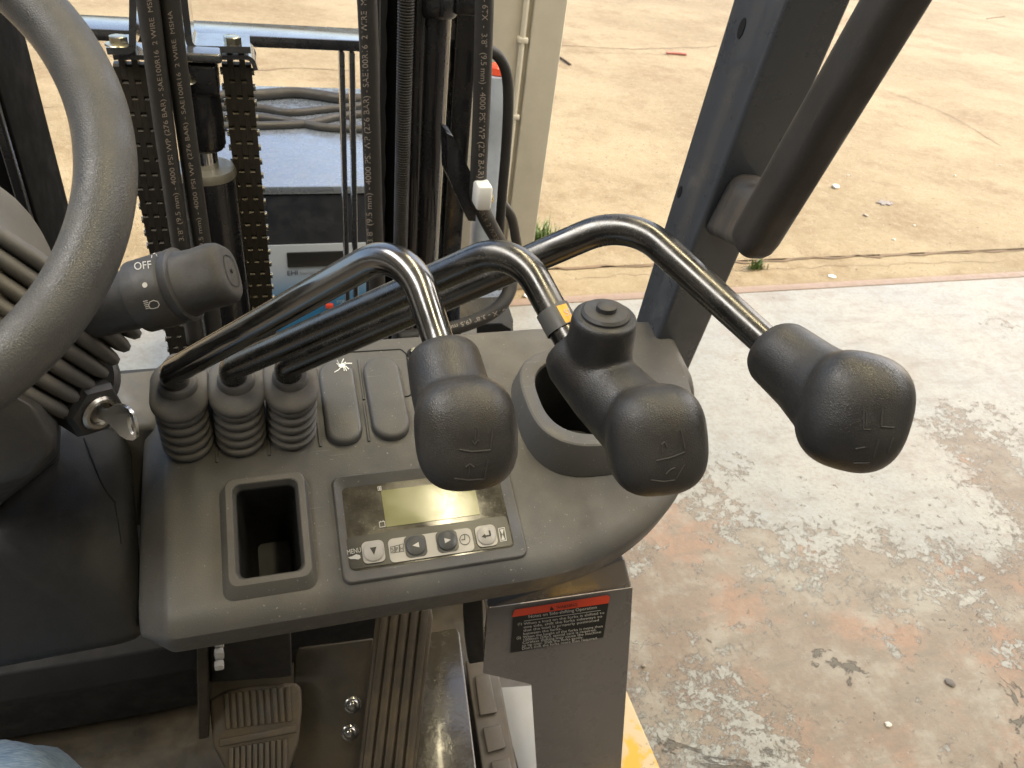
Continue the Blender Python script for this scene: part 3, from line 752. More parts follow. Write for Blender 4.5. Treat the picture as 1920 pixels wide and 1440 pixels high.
LEV = []
def lever(i, apex, kpts, rt, bend, label):
    lv = bpy.data.objects.new('control_lever', None); col.objects.link(lv); attach(lv, fk); tag(lv, label)
    s = TOPC[i]; e = s + NU * .017 + A(-.002, 0, 0)
    pts = fillet([s - NU * .012, e, apex, kpts[0], kpts[1]], [0, .013, bend, .08, 0], 14)
    d = [0]
    for a, b in zip(pts, pts[1:]): d.append(d[-1] + np.linalg.norm(b - a))
    rs = [np.interp(x / d[-1], [0, .1, .62, .75, 1], [rt * .96, rt, rt, rt * .97, rt * .86]) for x in d]
    MB().tube(pts, rs, 40).build('lever_tube', 'bright_tube' if i == 0 else 'tube', lv, angle=180)
    return lv
mmx = lambda px, d: px * d / FPX
# lever nearest the steering wheel
a0 = P(760, 452, .456); k0, k1 = P(827, 655, .440), P(858, 760, .424)
l1 = lever(0, a0, (k0, k1), .0101, .034, 'bent black chrome lever closest to the steering wheel with a rounded black knob')
h1 = P(874, 812, .408)
kb1 = organic('knob', [MB().tube([P(829, 658, .4405), P(832, 672, .438), P(842, 720, .430), P(862, 790, .416)], [.0185, .0212, .0222, .0232], 32),
                       superell(h1, ax_img(4, 8, -6), (mmx(97, .405), mmx(107, .405), .0225), 2.75)], 'knob', l1)
# middle lever with thumb button
a1 = P(966, 455, .470); k0, k1 = P(1062, 630, .452), P(1105, 700, .44)
l2 = lever(1, a1, (k0, k1), .0101, .036, 'middle bent lever whose knob carries a round thumb button')
h2 = P(1229, 824, .418)
tb0, tb1 = P(1116, 700, .447), P(1135, 590, .424)
kb2 = organic('knob', [MB().tube([P(1072, 650, .452), P(1084, 668, .449), P(1135, 730, .440), P(1210, 805, .424)], [.0185, .0212, .0225, .0240], 32),
                       MB().tube([tb0, tb0 + (tb1 - tb0) * .5, tb0 + (tb1 - tb0) * .93, tb1], [.0205, .0192, .0186, .0172], 32),
                       superell(h2, ax_img(6, 6, 0), (mmx(93, .415), mmx(103, .415), .0225), 2.75)], 'knob', l2)
ta = _n(tb1 - tb0)
MB().lathe([(-.003, .0136), (.0012, .0136), (.0028, .0122), (.0034, .0062)], tb1, ta, 36).build('thumb_button', 'dark', l2)
MB().lathe([(.003, .0058), (.0060, .0056), (.0068, .0046)], tb1, ta, 28).build('button_nub', 'dark', l2)
# lever beside the pillar
a2 = P(1178, 407, .525); k0, k1 = P(1440, 645, .478), P(1500, 700, .468)
l3 = lever(2, a2, (k0, k1), .0106, .050, 'longest bent lever reaching past the pillar with a rounded black knob')
h3 = P(1600, 771, .446)
kb3 = organic('knob', [MB().tube([P(1447, 652, .482), P(1457, 661, .479), P(1515, 708, .468), P(1585, 765, .452)], [.0180, .0208, .0228, .0278], 32),
                       superell(h3, ax_img(-14, 4, 10), (mmx(90, .444), mmx(104, .444), .0235), 2.6)], 'knob', l3)
# engraved symbols on the knob faces
def engrave(kb, lines, w, lv):
    t_ = bvh(kb)
    for ln in lines:
        dn = []
        for a, b in zip(ln, ln[1:]):
            m_ = max(1, int(math.hypot(b[0] - a[0], b[1] - a[1]) / 4))
            dn += [(a[0] + (b[0] - a[0]) * k / m_, a[1] + (b[1] - a[1]) * k / m_) for k in range(m_)]
        dn.append(ln[-1]); g = [hit(t_, x, y, .0001) for x, y in dn]
        if all(q is not None for q in g): MB().tube(g, w, 8).build('engraved_mark', 'engraved', lv)
engrave(kb1, [[(893, 801), (891, 825)], [(885, 826), (890, 834), (897, 825)], [(924, 802), (920, 844)], [(861, 843), (885, 847), (920, 844)], [(914, 865), (908, 898)], [(852, 897), (878, 900), (908, 898)], [(881, 870), (879, 893)], [(874, 876), (881, 870), (889, 876)]], .0005, l1)
engrave(kb2, [[(1276, 806), (1284, 842)], [(1231, 864), (1258, 858), (1284, 848)], [(1243, 832), (1241, 850)], [(1240, 834), (1246, 829), (1250, 838)], [(1283, 872), (1268, 898)], [(1220, 900), (1245, 903), (1266, 900)], [(1249, 889), (1258, 880), (1266, 877)]], .0005, l2)
engrave(kb3, [[(1620, 768), (1619, 805), (1632, 806)], [(1625, 770), (1624, 800)], [(1655, 766), (1652, 800), (1676, 802)], [(1648, 824), (1638, 858)], [(1675, 820), (1664, 850)], [(1604, 842), (1622, 838)], [(1600, 868), (1630, 868)]], .0005, l3)
# label ring and orange sticker on the middle lever
lt2 = [c for c in l2.children if c.name.startswith('lever_tube')][0]; t2 = bvh(lt2)
mb = MB(); ax = _n(P(1062, 630, .452) - P(966, 455, .47)); c0 = a1 + (P(1062, 630, .452) - a1) * .83
MB().tube([c0 - ax * .007, c0 + ax * .007], .0104, 36, caps=False).build('label_band', 'grommet', l2, angle=180)
tb_ = bvh([c for c in l2.children if c.name.startswith('label_band')][0])
mb = MB()
for i in range(6): px_poly(mb, [(1043 + i * 6, 574 - i * 1.6), (1049 + i * 6, 572.4 - i * 1.6), (1066 + i * 5, 604 - i * 2), (1061 + i * 5, 606 - i * 2)], tb_, .0002)
mb.build('orange_sticker', 'orange', l2, smooth=0)
mb = MB(); px_text(mb, 'SI', (1060, 594), (1070, 590), 13, tb_, .0005); stuff_build(mb, 'lettering', 'ink', l2, smooth=0)
# ---- steering wheel and column
SWC, SWR, SWT = A(-.2090, .397, 1.495), .135, R(40)
swe = A(0, math.cos(SWT), math.sin(SWT)); swn = A(0, -math.sin(SWT), math.cos(SWT))
sw = bpy.data.objects.new('steering_wheel', None); col.objects.link(sw); attach(sw, fk); tag(sw, 'steering wheel with a thick grained grey rim')
L = []
for k in range(160):
    a = 2 * math.pi * k / 160; c, s = math.cos(a), math.sin(a); d = EX * c + swe * s
    L.append([SWC + d * (SWR + .0140 * math.cos(b)) + swn * .0140 * math.sin(b) for b in [2 * math.pi * j / 32 for j in range(32)]])
L.append(L[0]); MB().loft(L, False, False).build('rim', 'wheel', sw, angle=180)
MB().lathe([(-.05, .030), (-.03, .034), (-.012, .042), (0, .040), (.006, .028), (.007, .0)], SWC - swn * .012, swn, 36).build('hub', 'column', sw)
for a in (100, 175, 265):
    d = EX * math.cos(R(a)) + swe * math.sin(R(a))
    MB().tube([SWC + d * .03 - swn * .02, SWC + d * .08 - swn * .016, SWC + d * (SWR - .004) - swn * .002], [.012, .011, .010], 16).build('spoke', 'wheel', sw)
# column head, bellows, shroud
hd = superell(P(-82, 565, .60), ax_img(14), (.055, .085, .06), 2.5)
tag(hd.build('column_head', 'column', fk, angle=180), 'smooth beige-grey steering column head')
b0, b1 = P(-42, 690, .600), P(118, 512, .600); ba = b1 - b0; bl = np.linalg.norm(ba); pf = []
for k in range(7):
    t0 = k / 7
    for f, g in ((0, .80), (.05, .90), (.18, .97), (.45, 1.0), (.72, .985), (.88, .93), (.96, .85)):
        t = t0 + f / 7; pf.append((bl * t, .063 * g))
tag(MB().lathe(pf, b0, ba, 56).build('column_bellows', 'boot', fk, angle=60), 'ribbed rubber bellows round the steering column')
tag(hull('column_shroud', [P(-60, 690, .52), P(60, 760, .52), P(104, 822, .53), P(98, 845, .53), P(60, 890, .545), P(-60, 925, .56), P(-60, 700, .72), P(118, 740, .70), P(112, 860, .70), P(-60, 1000, .75)], 'dark', bev=.010), 'dark tapered shroud under the steering column')
disc = MB().lathe([(0, .026), (.003, .030), (.012, .030), (.014, .028), (.015, .01)], P(148, 712, .665), _n(IB + IR * .25 + IU * .1), 44).build('switch_plate', 'dark', fk)
# ignition lock
i0, i1 = P(126, 737, .607), P(188, 775, .583); ia = _n(i1 - i0); il = np.linalg.norm(i1 - i0)
ig = bpy.data.objects.new('ignition_switch', None); col.objects.link(ig); attach(ig, fk); tag(ig, 'black hexagonal ignition switch')
MB().lathe([(-.004, .0225), (.004, .0225), (.006, .019)], i0, ia, 32).build('base_ring', 'dark', ig)
MB().lathe([(.000, .0190), (.003, .0208), (il * .82, .0208), (il * .94, .0180), (il * .95, .015)], i0, ia, 6).build('hex_body', 'dark', ig, angle=25)
MB().lathe([(il * .90, .0125), (il * 1.0, .0125), (il * 1.05, .0108), (il * 1.05, .0088), (il * .95, .0085)], i0, ia, 32).build('lock_ring', 'pin', ig)
# key
kc = i0 + ia * il * .96; bow = P(240, 793, .565)
kd = _n(bow - kc); ks = IU * .9 - IR * .1 + IB * .35; ks = _n(ks - kd * (ks @ kd)); kn = np.cross(kd, ks); KL = np.linalg.norm(bow - kc)
out = [(-.004, .0042), (.006, .0046), (.010, .0056), (.0135, .0085), (.018, .0118), (.024, .0132), (.030, .0120), (.0338, .0085), (.0350, 0)]
outl = out + [(x, -y) for x, y in out[::-1][1:]]
hole_ = [(.0300 + .0026 * math.cos(t), .0075 * math.sin(t)) for t in np.linspace(0, 2 * math.pi, 17)[:-1]]
bm = bmesh.new(); TK = .0011
def ring(pl_, h): return [bm.verts.new(tuple(kc + kd * x * 1.0 + ks * y + kn * h)) for x, y in pl_]
for h in (TK, -TK):
    a = ring(outl, h); b = ring(hole_, h)
    ee = [bm.edges.new((a[i], a[(i + 1) % len(a)])) for i in range(len(a))] + [bm.edges.new((b[i], b[(i + 1) % len(b)])) for i in range(len(b))]
    bmesh.ops.triangle_fill(bm, use_beauty=True, edges=ee)
    if h > 0: A1, B1 = a, b
    else:
        for X1, X2 in ((A1, a), (B1, b)):
            for i in range(len(X1)): bm.faces.new((X1[i], X1[(i + 1) % len(X1)], X2[(i + 1) % len(X1)], X2[i]))
bmesh.ops.recalc_face_normals(bm, faces=bm.faces)
me = bpy.data.meshes.new('ignition_key'); bm.to_mesh(me); bm.free()
tag(place('ignition_key', me, 'key', None, 40), 'flat steel key with an oval hole standing in the ignition switch', 'key')

# ---- light switch stalk
s0, s1 = P(115, 600, .57), P(410, 515, .52); sa = _n(s1 - s0); SL = np.linalg.norm(s1 - s0)
stk = bpy.data.objects.new('light_switch_stalk', None); col.objects.link(stk); attach(stk, fk); tag(stk, 'black rotary light switch stalk beside the steering wheel')
MB().lathe([(-.02, .015), (.0, .0165), (SL * .5, .0195), (SL * .60, .0200)], s0, sa, 32).build('stalk_arm', 'dark', stk)
colr = MB().lathe([(SL * .50, .0205), (SL * .515, .0232), (SL * .72, .0236), (SL * .735, .0226), (SL * .75, .0236), (SL * .79, .0240), (SL * .80, .022)], s0, sa, 56).build('collar', 'dark', stk)
# square-shouldered turning knob
ux = _n(IU - sa * (IU @ sa)); uw = np.cross(sa, ux); L = []
for t, a, b, e in ((.76, .0222, .0222, 2), (.80, .0215, .021, 2.1), (.84, .0200, .0185, 2.5), (.90, .0192, .0172, 3.0), (1.0, .0196, .0172, 3.2), (1.045, .0188, .0165, 3.0), (1.07, .0165, .0145, 2.8), (1.078, .0140, .012, 2.6)):
    L.append([s0 + sa * SL * t + p[0] * ux + p[1] * uw for p in sup(a, b, e, 40)])
kn_ = MB().loft(L).build('turning_knob', 'dark', stk, angle=50)
ec = s0 + sa * (SL * 1.078 + .0004)
L = []
for r_ in (.0105, .0098): L.append([ec + p[0] * ux + p[1] * uw for p in sup(r_, r_ * .85, 2.6, 36)])
MB().loft(L, False, False).build('cap_groove', 'hole', stk)
MB().lathe([(0, .0014), (.0004, .0012)], ec, sa, 12).build('cap_hole', 'hole', stk)
tcl = bvh(colr); mb = MB()
px_text(mb, 'OFF', (252, 507), (285, 503), 14, tcl)
px_poly(mb, arc(272, 534.5, 5, 0, 345, 15), tcl)
px_line(mb, [(288, 563), (281, 566), (279, 572), (282, 578), (288, 578), (296, 576), (299, 571), (296, 565)], 1.6, tcl, .0003, True)
for k in range(5): px_line(mb, [(269 + k * 1.2, 565 + k * 3.4), (277 + k * .8, 563.5 + k * 3.4)], 1.4, tcl)
px_line(mb, arc(287, 470, 7, 0, 330, 12), 1.5, tcl)
for k in range(8):
    a = R(45 * k + 10); px_line(mb, [(287 + 10 * math.cos(a), 470 + 10 * math.sin(a)), (287 + 14 * math.cos(a), 470 + 14 * math.sin(a))], 1.5, tcl)
stuff_build(mb, 'printed_mark', 'ink', stk, smooth=0)

# ---- dash left of the console
zd = 1.222
hull('dash_top', [PZ(196, 700, zd), PZ(300, 690, zd), PZ(300, 800, zd - .01), PZ(246, 790, zd - .012), PZ(200, 800, zd - .015)] + [PZ(x, y, zd) - EZ * .12 for x, y in ((196, 700), (300, 690), (300, 800), (246, 790), (200, 800))], 'column', bev=.004)
hull('dash_cowl', [P(120, 770, .80), P(200, 770, .79), P(243, 800, .72), P(244, 1020, .665), P(232, 1032, .665), P(274, 1188, .675), P(236, 1206, .68), P(-60, 1262, .72), P(-60, 1000, .66), P(120, 800, .72), P(160, 960, .66), P(215, 1100, .66), P(-60, 1262, .9), P(260, 1195, .85), P(225, 1040, .9)], 'cowl', bev=.012)

tcw = bvh([c for c in fk.children if c.name.startswith('dash_cowl')][0])
for ln in ([(158, 822), (180, 880), (196, 915), (218, 945)], [(216, 945), (224, 990), (228, 1020)]):
    g = [hit(tcw, x, y, .0002) for x, y in ln]
    if all(q is not None for q in g): MB().tube(spline(g, 4), .0009, 6).build('panel_seam', 'hole', fk)
hull('shade_block', [(x, y, z) for x in (.11, .325) for y in (.74, .97) for z in (.66, .93)], 'dark', fk, .006)  # added dark block, makes the gap ahead of the pedals look shaded
# ---- under the console
ZFL = .655
hull('cab_floor', [(-.75, -.3, ZFL), (.33, -.3, ZFL), (.33, .98, ZFL), (-.75, .98, ZFL), (-.75, -.3, ZFL - .05), (.33, -.3, ZFL - .05), (.33, .98, ZFL - .05), (-.75, .98, ZFL - .05)], 'floorplate', bev=.003)
YK = .655
MB().box((-.32, YK + .02, .91), .43, .02, .25, bev=.004).build('kick_panel', 'dark', fk)
t0, t1 = PY(0, 1262, .60), PY(372, 1205, .60); u0, u1 = PY(0, 1384, .60), PY(372, 1322, .60)
hull('cross_beam', [t0 + A(-.2, 0, 0), t1, u0 + A(-.2, 0, 0), u1, t0 + A(-.2, .05, .008), t1 + A(0, .05, .008), u0 + A(-.2, .05, 0), u1 + A(0, .05, 0), (t0 + u0) / 2 * 1 + A(-.2, -.012, .03), (t1 + u1) / 2 + A(0, -.012, .03)], 'cowl', bev=.003)
# bracket plate with clip
g = [P(368, 1190, .86), P(388, 1186, .86), P(392, 1385, 1.0), P(372, 1388, 1.0)]
hull('pedal_bracket', g + [p + A(.002, .09, .0) for p in g], 'floorplate', bev=.002)
for y in (1207, 1226, 1247):
    c = P(411, y, .885); MB().box(c, .0045, .004, .0042 if y != 1226 else .006, bev=.0015).build('cable_clip', 'white', fk)
hull('relay_box', [P(415, 1188, .88), P(545, 1172, .87), P(548, 1268, .96), P(392, 1280, .97), P(415, 1188, 1.0), P(545, 1172, 1.0), P(548, 1268, 1.05), P(392, 1280, 1.05)], 'dark', bev=.004)
# sloping toe plate
tp0 = P(620, 1330, 1.03); tpn = _n(A(0, -.72, .69))
def TP(x, y, h=0.0): return onp(x, y, tp0 + tpn * h, tpn)
def slab(name, px, h0, h1, m, bev=.003, parent=fk): return hull(name, [TP(x, y, h) for x, y in px for h in (h0, h1)], m, parent, bev)
slab('toe_plate', [(552, 1228), (560, 1214), (700, 1196), (700, 1600), (540, 1600)], -.02, 0, 'floorplate')
for x, y in ((661, 1321), (656, 1373)):
    c = TP(x, y, .0); b_ = MB().lathe([(0, .0105), (.002, .0105), (.003, .0092)], c, tpn, 26).build('bolt', 'bolt', fk)
    MB().lathe([(.003, .0078), (.006, .0068), (.0078, .0040), (.0082, 0.0005)], c, tpn, 20).build('bolt_dome', 'bolt', b_)
# accelerator pedal with raised ribs
acc = slab('accelerator_pedal', [(705, 1150), (808, 1136), (812, 1160), (776, 1470), (668, 1480)], .030, .036, 'pedal')
tag(acc, 'long accelerator pedal with lengthwise ribs')
for k in range(5):
    t = (k + .5) / 5; a = A(712, 1150) * (1 - t) + A(806, 1140) * t; b = A(672, 1480) * (1 - t) + A(772, 1470) * t
    p, q = TP(*a, .038), TP(*b, .038); MB().box((p + q) / 2, .0050, np.linalg.norm(q - p) / 2, .004, (EX, _n(q - p), np.cross(EX, _n(q - p))), bev=.002).build('rib', 'pedal', acc)
# glossy plate beside it
hull('gloss_plate', [PZ(x, y, h) for x, y in ((798, 1188), (856, 1178), (862, 1188), (893, 1440), (905, 1600), (740, 1600)) for h in (.70, .72)], 'gloss', fk, .002)
hull('dark_bracket', [P(866, 1126, .85), P(905, 1118, .84), P(910, 1240, .95), P(878, 1245, .97), P(905, 1118, .9), P(910, 1240, 1.0), P(870, 1190, .93)], 'dark', bev=.002)
MB().tube([P(912, 1122, .795), P(917, 1145, .80), P(914, 1180, .83), P(912, 1245, .90)], [.0026, .0026, .0032, .0026], 10).build('steel_cable', 'pin', fk)
# brake pedal
bp0 = P(480, 1350, 1.0); bpn = _n(A(0, -.55, .83))
def BP(x, y, h=0.0): return onp(x, y, bp0 + bpn * h, bpn)
bp = hull('brake_pedal', [BP(x, y, h) for x, y in ((392, 1312), (425, 1294), (480, 1284), (555, 1280), (565, 1290), (566, 1330), (560, 1390), (540, 1450), (440, 1475), (400, 1400)) for h in (0, .012)], 'pedal', fk, .004)
tag(bp, 'dusty brake pedal with a ribbed rubber pad')
for row, (ya, yb_) in enumerate((((1300, 1286), (1368, 1352)), ((1402, 1384), (1470, 1452)))):
    for k in range(10):
        t = (k + .5) / 10; x0 = 418 + 128 * t if row == 0 else 428 + 112 * t
        a = BP(x0, ya[0] + (ya[1] - ya[0]) * t, .0125); b = BP(x0 + 4 - (0 if row == 0 else 4), yb_[0] + (yb_[1] - yb_[0]) * t, .0125); d = _n(b - a)
        MB().box((a + b) / 2, .0026, np.linalg.norm(b - a) / 2, .003, (np.cross(d, bpn), d, bpn), bev=.0012).build('rib', 'pedal', bp)
a, b = BP(412, 1393, .0128), BP(556, 1366, .0128); d = _n(b - a)
MB().box((a + b) / 2, .004, np.linalg.norm(b - a) / 2, .0032, (np.cross(d, bpn), d, bpn), bev=.0015).build('cross_rib', 'pedal', bp)
# floor mat with raised blocks, step plate
zm = .70
def ZM(x, y, h=0.0): return PZ(x, y, zm + h)
fm = hull('floor_mat', [ZM(x, y, h) for x, y in ((872, 1240), (930, 1236), (975, 1470), (912, 1500)) for h in (-.03, 0)], 'mat_rubber', fk, .003)
for q in ([(890, 1268), (918, 1262), (933, 1336), (899, 1342)], [(905, 1365), (938, 1358), (949, 1402), (914, 1412)], [(920, 1428), (955, 1420), (968, 1475), (928, 1482)]):
    hull('raised_block', [ZM(x, y, h) for x, y in q for h in (0, .005)], 'mat_rubber', fm, .002)
hull('step_plate', [PZ(x, y, h) for x, y in ((930, 1290), (1000, 1285), (1080, 1500), (985, 1500)) for h in (.62, .66)], 'step', fk, .003)
# ---- side panel and warning label
sp0 = P(1050, 1150, .78); spn = _n(A(-.14, -.93, .33))
def SP(x, y, h=0.0): return onp(x, y, sp0 + spn * h, spn)
spx = [(914, 1141), (1186, 1102), (1182, 1180), (1160, 1500), (1010, 1500), (996, 1283), (905, 1262), (912, 1180)]
def extrude_px(name, px, fn, h0, h1, m, parent=fk):
    return MB().loft([[fn(x, y, h) for x, y in px] for h in (h0, h1)]).build(name, m, parent, smooth=0)
side = extrude_px('side_panel', spx, SP, -.012, 0, 'sidepanel')
tag(side, 'dark grey glossy side panel below the console')
# folded top of the panel running up under the console
up = [SP(914, 1141), SP(1186, 1102), P(1172, 1048, .735) + A(0, .0, 0), P(1100, 1020, .80), P(930, 1060, .82)]
hull('panel_fold', up + [p - spn * .03 for p in up], 'sidepanel', fk, .003)
sd = [SP(1186, 1102), SP(1160, 1500), SP(1182, 1180)]
lbl = extrude_px('warning_label', [(962, 1149), (1143, 1118), (1131, 1195), (957, 1224)], SP, .0002, .0012, 'black', fk)
tag(lbl, 'black warning sticker with a red header strip and white lines of text')
mb = MB().loft([[SP(x, y, h) for x, y in ((962, 1149), (966, 1143), (1138, 1116), (1144, 1119), (1141, 1131), (961, 1157))] for h in (.0013, .0018)]); mb.build('header_strip', 'red', lbl, smooth=0)
tsp = BVHTree.FromPolygons([Vector(SP(x, y).tolist()) for x, y in ((800, 1000), (800, 1440), (1300, 1440), (1300, 1000))], [(0, 1, 2, 3)])
mb = MB(); px_text(mb, 'WARNING', (1043, 1140), (1082, 1134), 6, tsp, .0022); px_poly(mb, [(1030, 1142.5), (1038, 1141), (1033, 1134)], tsp, .0022); stuff_build(mb, 'lettering', 'black', lbl, smooth=0)
mb = MB(); px_text(mb, 'Notes on Side-shifting Operation', (990, 1156.5), (1118, 1138.5), 5.5, tsp, .0022)
px_line(mb, [(982, 1162), (1125, 1142)], .8, tsp, .0022)
def wl(s, x0, x1, y): px_text(mb, s, (x0, y), (x1, y - (x1 - x0) * .142), 4.6, tsp, .0022)
wl('(1)', 970, 978, 1170)
for i, (s, x1) in enumerate((('When a load on the forks is shifted to', 1132), ('one side, shift the forks sideways so', 1128), ('that the load is properly positioned', 1122), ('between the forks.', 1052))): wl(s, 981.5 - i * .4, x1, 1169.5 + i * 6.3)
wl('(2)', 968, 976, 1196)
for i, (s, x1) in enumerate((('When the height of the forks is more than', 1129), ('1500mm (59in), special care is required.', 1117), ('Careless shifting may cause the machine', 1126), ('to tip over. Shift the forks gently.', 1093), ("Don't shift the forks more than required.", 1120))): wl(s, 980 - i * .5, x1, 1194.5 + i * 5.3)
stuff_build(mb, 'lettering', 'ink', lbl, smooth=0)
# yellow frame edge beyond the panel
zy = .60; xe = PZ(1165, 1270, zy)[0]
hull('chassis_edge', [(xe, PZ(1165, 1266, zy)[1], zy), (xe, -.2, zy), (.30, -.2, zy), (.30, PZ(1165, 1266, zy)[1] + .02, zy), (xe, PZ(1165, 1266, zy)[1], .42), (xe, -.2, .42), (.30, -.2, .42), (.30, PZ(1165, 1266, zy)[1] + .02, .42)], 'yellow', fk, .004)

# ---- pillar and grab handle
XP = .372
r0, r1 = PX(1230, 640, XP), PX(1475, 0, XP); q0, q1 = PX(1178, 640, XP), PX(1372, 0, XP)
pd = _n(r1 - r0); lo, hi = -.16, .75
def ext(a, b, t): d = (b - a) / np.linalg.norm(b - a); return a + d * t
rn = _n(np.cross(EX, pd)); rn = rn if rn[1] < 0 else -rn
XW = np.mean([onp(x, y, r0, rn)[0] for x, y in ((1600, 0), (1372, 470))]) - XP + .006
c8 = [ext(r0, r1, lo), ext(r0, r1, hi), ext(q0, q1, hi), ext(q0, q1, lo)]
pil = hull('pillar', c8 + [p + A(XW, 0, 0) for p in c8], 'pillar', fk, .005, 4)
tag(pil, 'dark blue-grey steel pillar of the overhead guard')
tpi = bvh(pil)
for x, y, s in ((1391, 53, 1.3), (1275, 360, 1.0)):
    c = hit(tpi, x, y, .0003); MB().loft([[c + A(-h, 0, 0) + p[0] * pd + p[1] * _n(np.cross(pd, EX)) for p in sup(.0062 * s, .0031 * s, 2, 20)] for h in (-.003, .0004)]).build('hole', 'hole', pil)
gh = bpy.data.objects.new('grab_handle', None); col.objects.link(gh); attach(gh, fk); tag(gh, 'black rubber grab handle on the pillar')
hA, hB = P(1415, 446, .565), P(1702, -40, .505); hd_ = _n(hB - hA); hx = _n(EX - hd_ * (EX @ hd_)); hz = np.cross(hx, hd_)
L = []
for t, s in ((-.012, .45), (-.009, .75), (-.004, .93), (.004, 1.0), (.5, 1.0)):
    L.append([hA + hd_ * t + p[0] * s * hx + p[1] * s * hz for p in rrect(.0285, .031, .010, 6)])
MB().loft(L).build('grip', 'handle', gh, angle=60)
ma = onp(1375, 385, r0, rn) ; mb_ = P(1428, 425, .560)
L = []
for t, w in ((-.1, .034), (.1, .034), (.35, .032), (.7, .030), (1.0, .028)):
    c = ma + (mb_ - ma) * t; L.append([c + p[0] * hx + p[1] * hd_ for p in rrect(w, w * 1.9 - .012 * t, .012, 6)])
MB().loft(L).build('mount', 'handle', gh, angle=60)
# ---- mast
def vbar(name, px0, px1, y, Y, dep, m, parent=fk, z0=.35, z1=2.4, bev=.003):
    x0, x1 = PY(px0, y, Y)[0], PY(px1, y, Y)[0]
    return MB().box(((x0 + x1) / 2, Y + dep / 2, (z0 + z1) / 2), abs(x1 - x0) / 2, dep / 2, (z1 - z0) / 2, bev=bev).build(name, m, parent)
mr = bpy.data.objects.new('mast', None); col.objects.link(mr); attach(mr, fk); tag(mr, 'black two-rail mast')
vbar('rail', -60, 24, 250, .98, .16, 'rail', mr); vbar('rail', 28, 46, 250, 1.06, .05, 'mast', mr); vbar('rail_flange', -10, 12, 250, .965, .012, 'mast', mr)
vbar('rail', 712, 748, 200, .93, .14, 'rail', mr); vbar('rail', 766, 792, 200, .99, .10, 'rail', mr); vbar('rail', 846, 886, 200, .97, .14, 'mast', mr)
vbar('rail_flange', 826, 838, 200, .95, .02, 'post', mr, bev=.002)
vbar('rail_flange', 703, 713, 200, .955, .05, 'mast', mr)
c = PY(806, 200, .91); MB().tube([(c[0], .91, .3), (c[0], .91, 2.4)], .0185, 32).build('tilt_cylinder', 'mast', mr)
c2 = PY(778, 200, .90); MB().tube([(c2[0], .90, .3), (c2[0], .90, 2.4)], .0105, 24).build('pipe', 'mast', mr)
cz = PY(800, 12, .89); MB().lathe([(-.012, .024), (-.008, .027), (.008, .027), (.012, .024)], (c[0], .91, cz[2]), EZ, 32).build('cylinder_collar', 'mast', mr)
MB().box((c[0] + .035, .90, cz[2] + .004), .016, .012, .011, bev=.003).build('clamp', 'mast', mr)
# wavy rubber strip and corrugated conduit
wv = PY(718, 250, .925); L = []
mb = MB(); n = 90; lo_ = []; hi_ = []
for k in range(n):
    z = .7 + 1.2 * k / n; w = .0022 * abs(math.sin(k * .9)); lo_.append((wv[0] - .004, .925, z)); hi_.append((wv[0] + .002 + w, .925, z))
mb.loft([[lo_[k], hi_[k], (hi_[k][0], .929, hi_[k][2]), (lo_[k][0], .929, lo_[k][2])] for k in range(n)]); mb.build('edge_strip', 'hose', mr, angle=20)
cc = PY(757, 200, .88); pf = []
for k in range(330):
    z = .85 + k * .0030; pf += [(z, .0078), (z + .0010, .0092), (z + .0020, .0092)]
MB().lathe(pf, (cc[0], .88, 0), EZ, 16).build('corrugated_conduit', 'hose', mr, angle=30)

# load backrest
lb = bpy.data.objects.new('load_backrest', None); col.objects.link(lb); attach(lb, fk); tag(lb, 'black steel load backrest frame')
YB = 1.25; zt = PY(350, 62, YB)[2]
MB().box((-.20, YB + .040, zt - .008), .40, .040, .008, bev=.002).build('top_bar', 'barpaint', lb)
for px, yy in ((646, 300), (664, 300), (58, 250)):
    x = PY(px, yy, YB)[0]; w = .0042 if px != 58 else .007
    MB().box((x, YB + .012, .70), w, .012, zt - .70 - .018, bev=.002).build('upright', 'barpaint', lb)

# centre lift cylinder, rod, crosshead
lc = bpy.data.objects.new('lift_cylinder', None); col.objects.link(lc); attach(lc, fk); tag(lc, 'black centre lift cylinder with a chrome rod')
YC = .93; xcy = PY(386, 330, YC)[0]; zg = PY(388, 318, YC)[2]; zr = PY(386, 276, YC)[2]; zy1 = PY(386, 130, YC)[2]
MB().tube([(xcy, YC, .4), (xcy, YC, zg - .006)], .0355, 44).build('barrel', 'mast', lc)
MB().lathe([(-.006, .0350), (0, .0352), (.004, .0335), (.005, .021)], (xcy, YC, zg), EZ, 44).build('gland', 'brass', lc)
MB().tube([(xcy, YC, zg - .02), (xcy, YC, zr + .05)], .0165, 36).build('rod', 'chrome', lc)
MB().lathe([(0, .022), (.006, .0255), (.045, .0255), (.085, .0235), (.088, .019)], (xcy + .002, YC, zr), EZ, 40).build('crosshead', 'mast', lc)
hull('crosshead_block', [(xcy + sx * .028, YC + sy * .026, z) for sx in (-1, 1) for sy in (-1, 1) for z in (zr + .065, zy1 + .012)], 'mast', lc, .006)
hull('crosshead_top', [(xcy - .038 + dx, YC + sy * .030, zy1 + .014 + h) for dx in (0, .072) for sy in (-1, 1) for h in (0, .010)], 'barpaint', lc, .003)
def hexbolt(c, ax, s, parent):
    b_ = MB().lathe([(0, 1.25 * s), (.12 * s, 1.45 * s), (.25 * s, 1.35 * s), (.3 * s, 1.0 * s)], c, ax, 28).build('bolt_flange', 'zinc', parent)
    MB().lathe([(.3 * s, .95 * s), (.95 * s, .95 * s), (1.05 * s, .8 * s), (1.06 * s, .3 * s)], c, ax, 6).build('bolt_head', 'zinc', parent)
hexbolt(PY(345, 128, YC - .012), EZ, .0092, lc); hexbolt(PY(345, 155, YC - .03), EZ, .0086, lc)

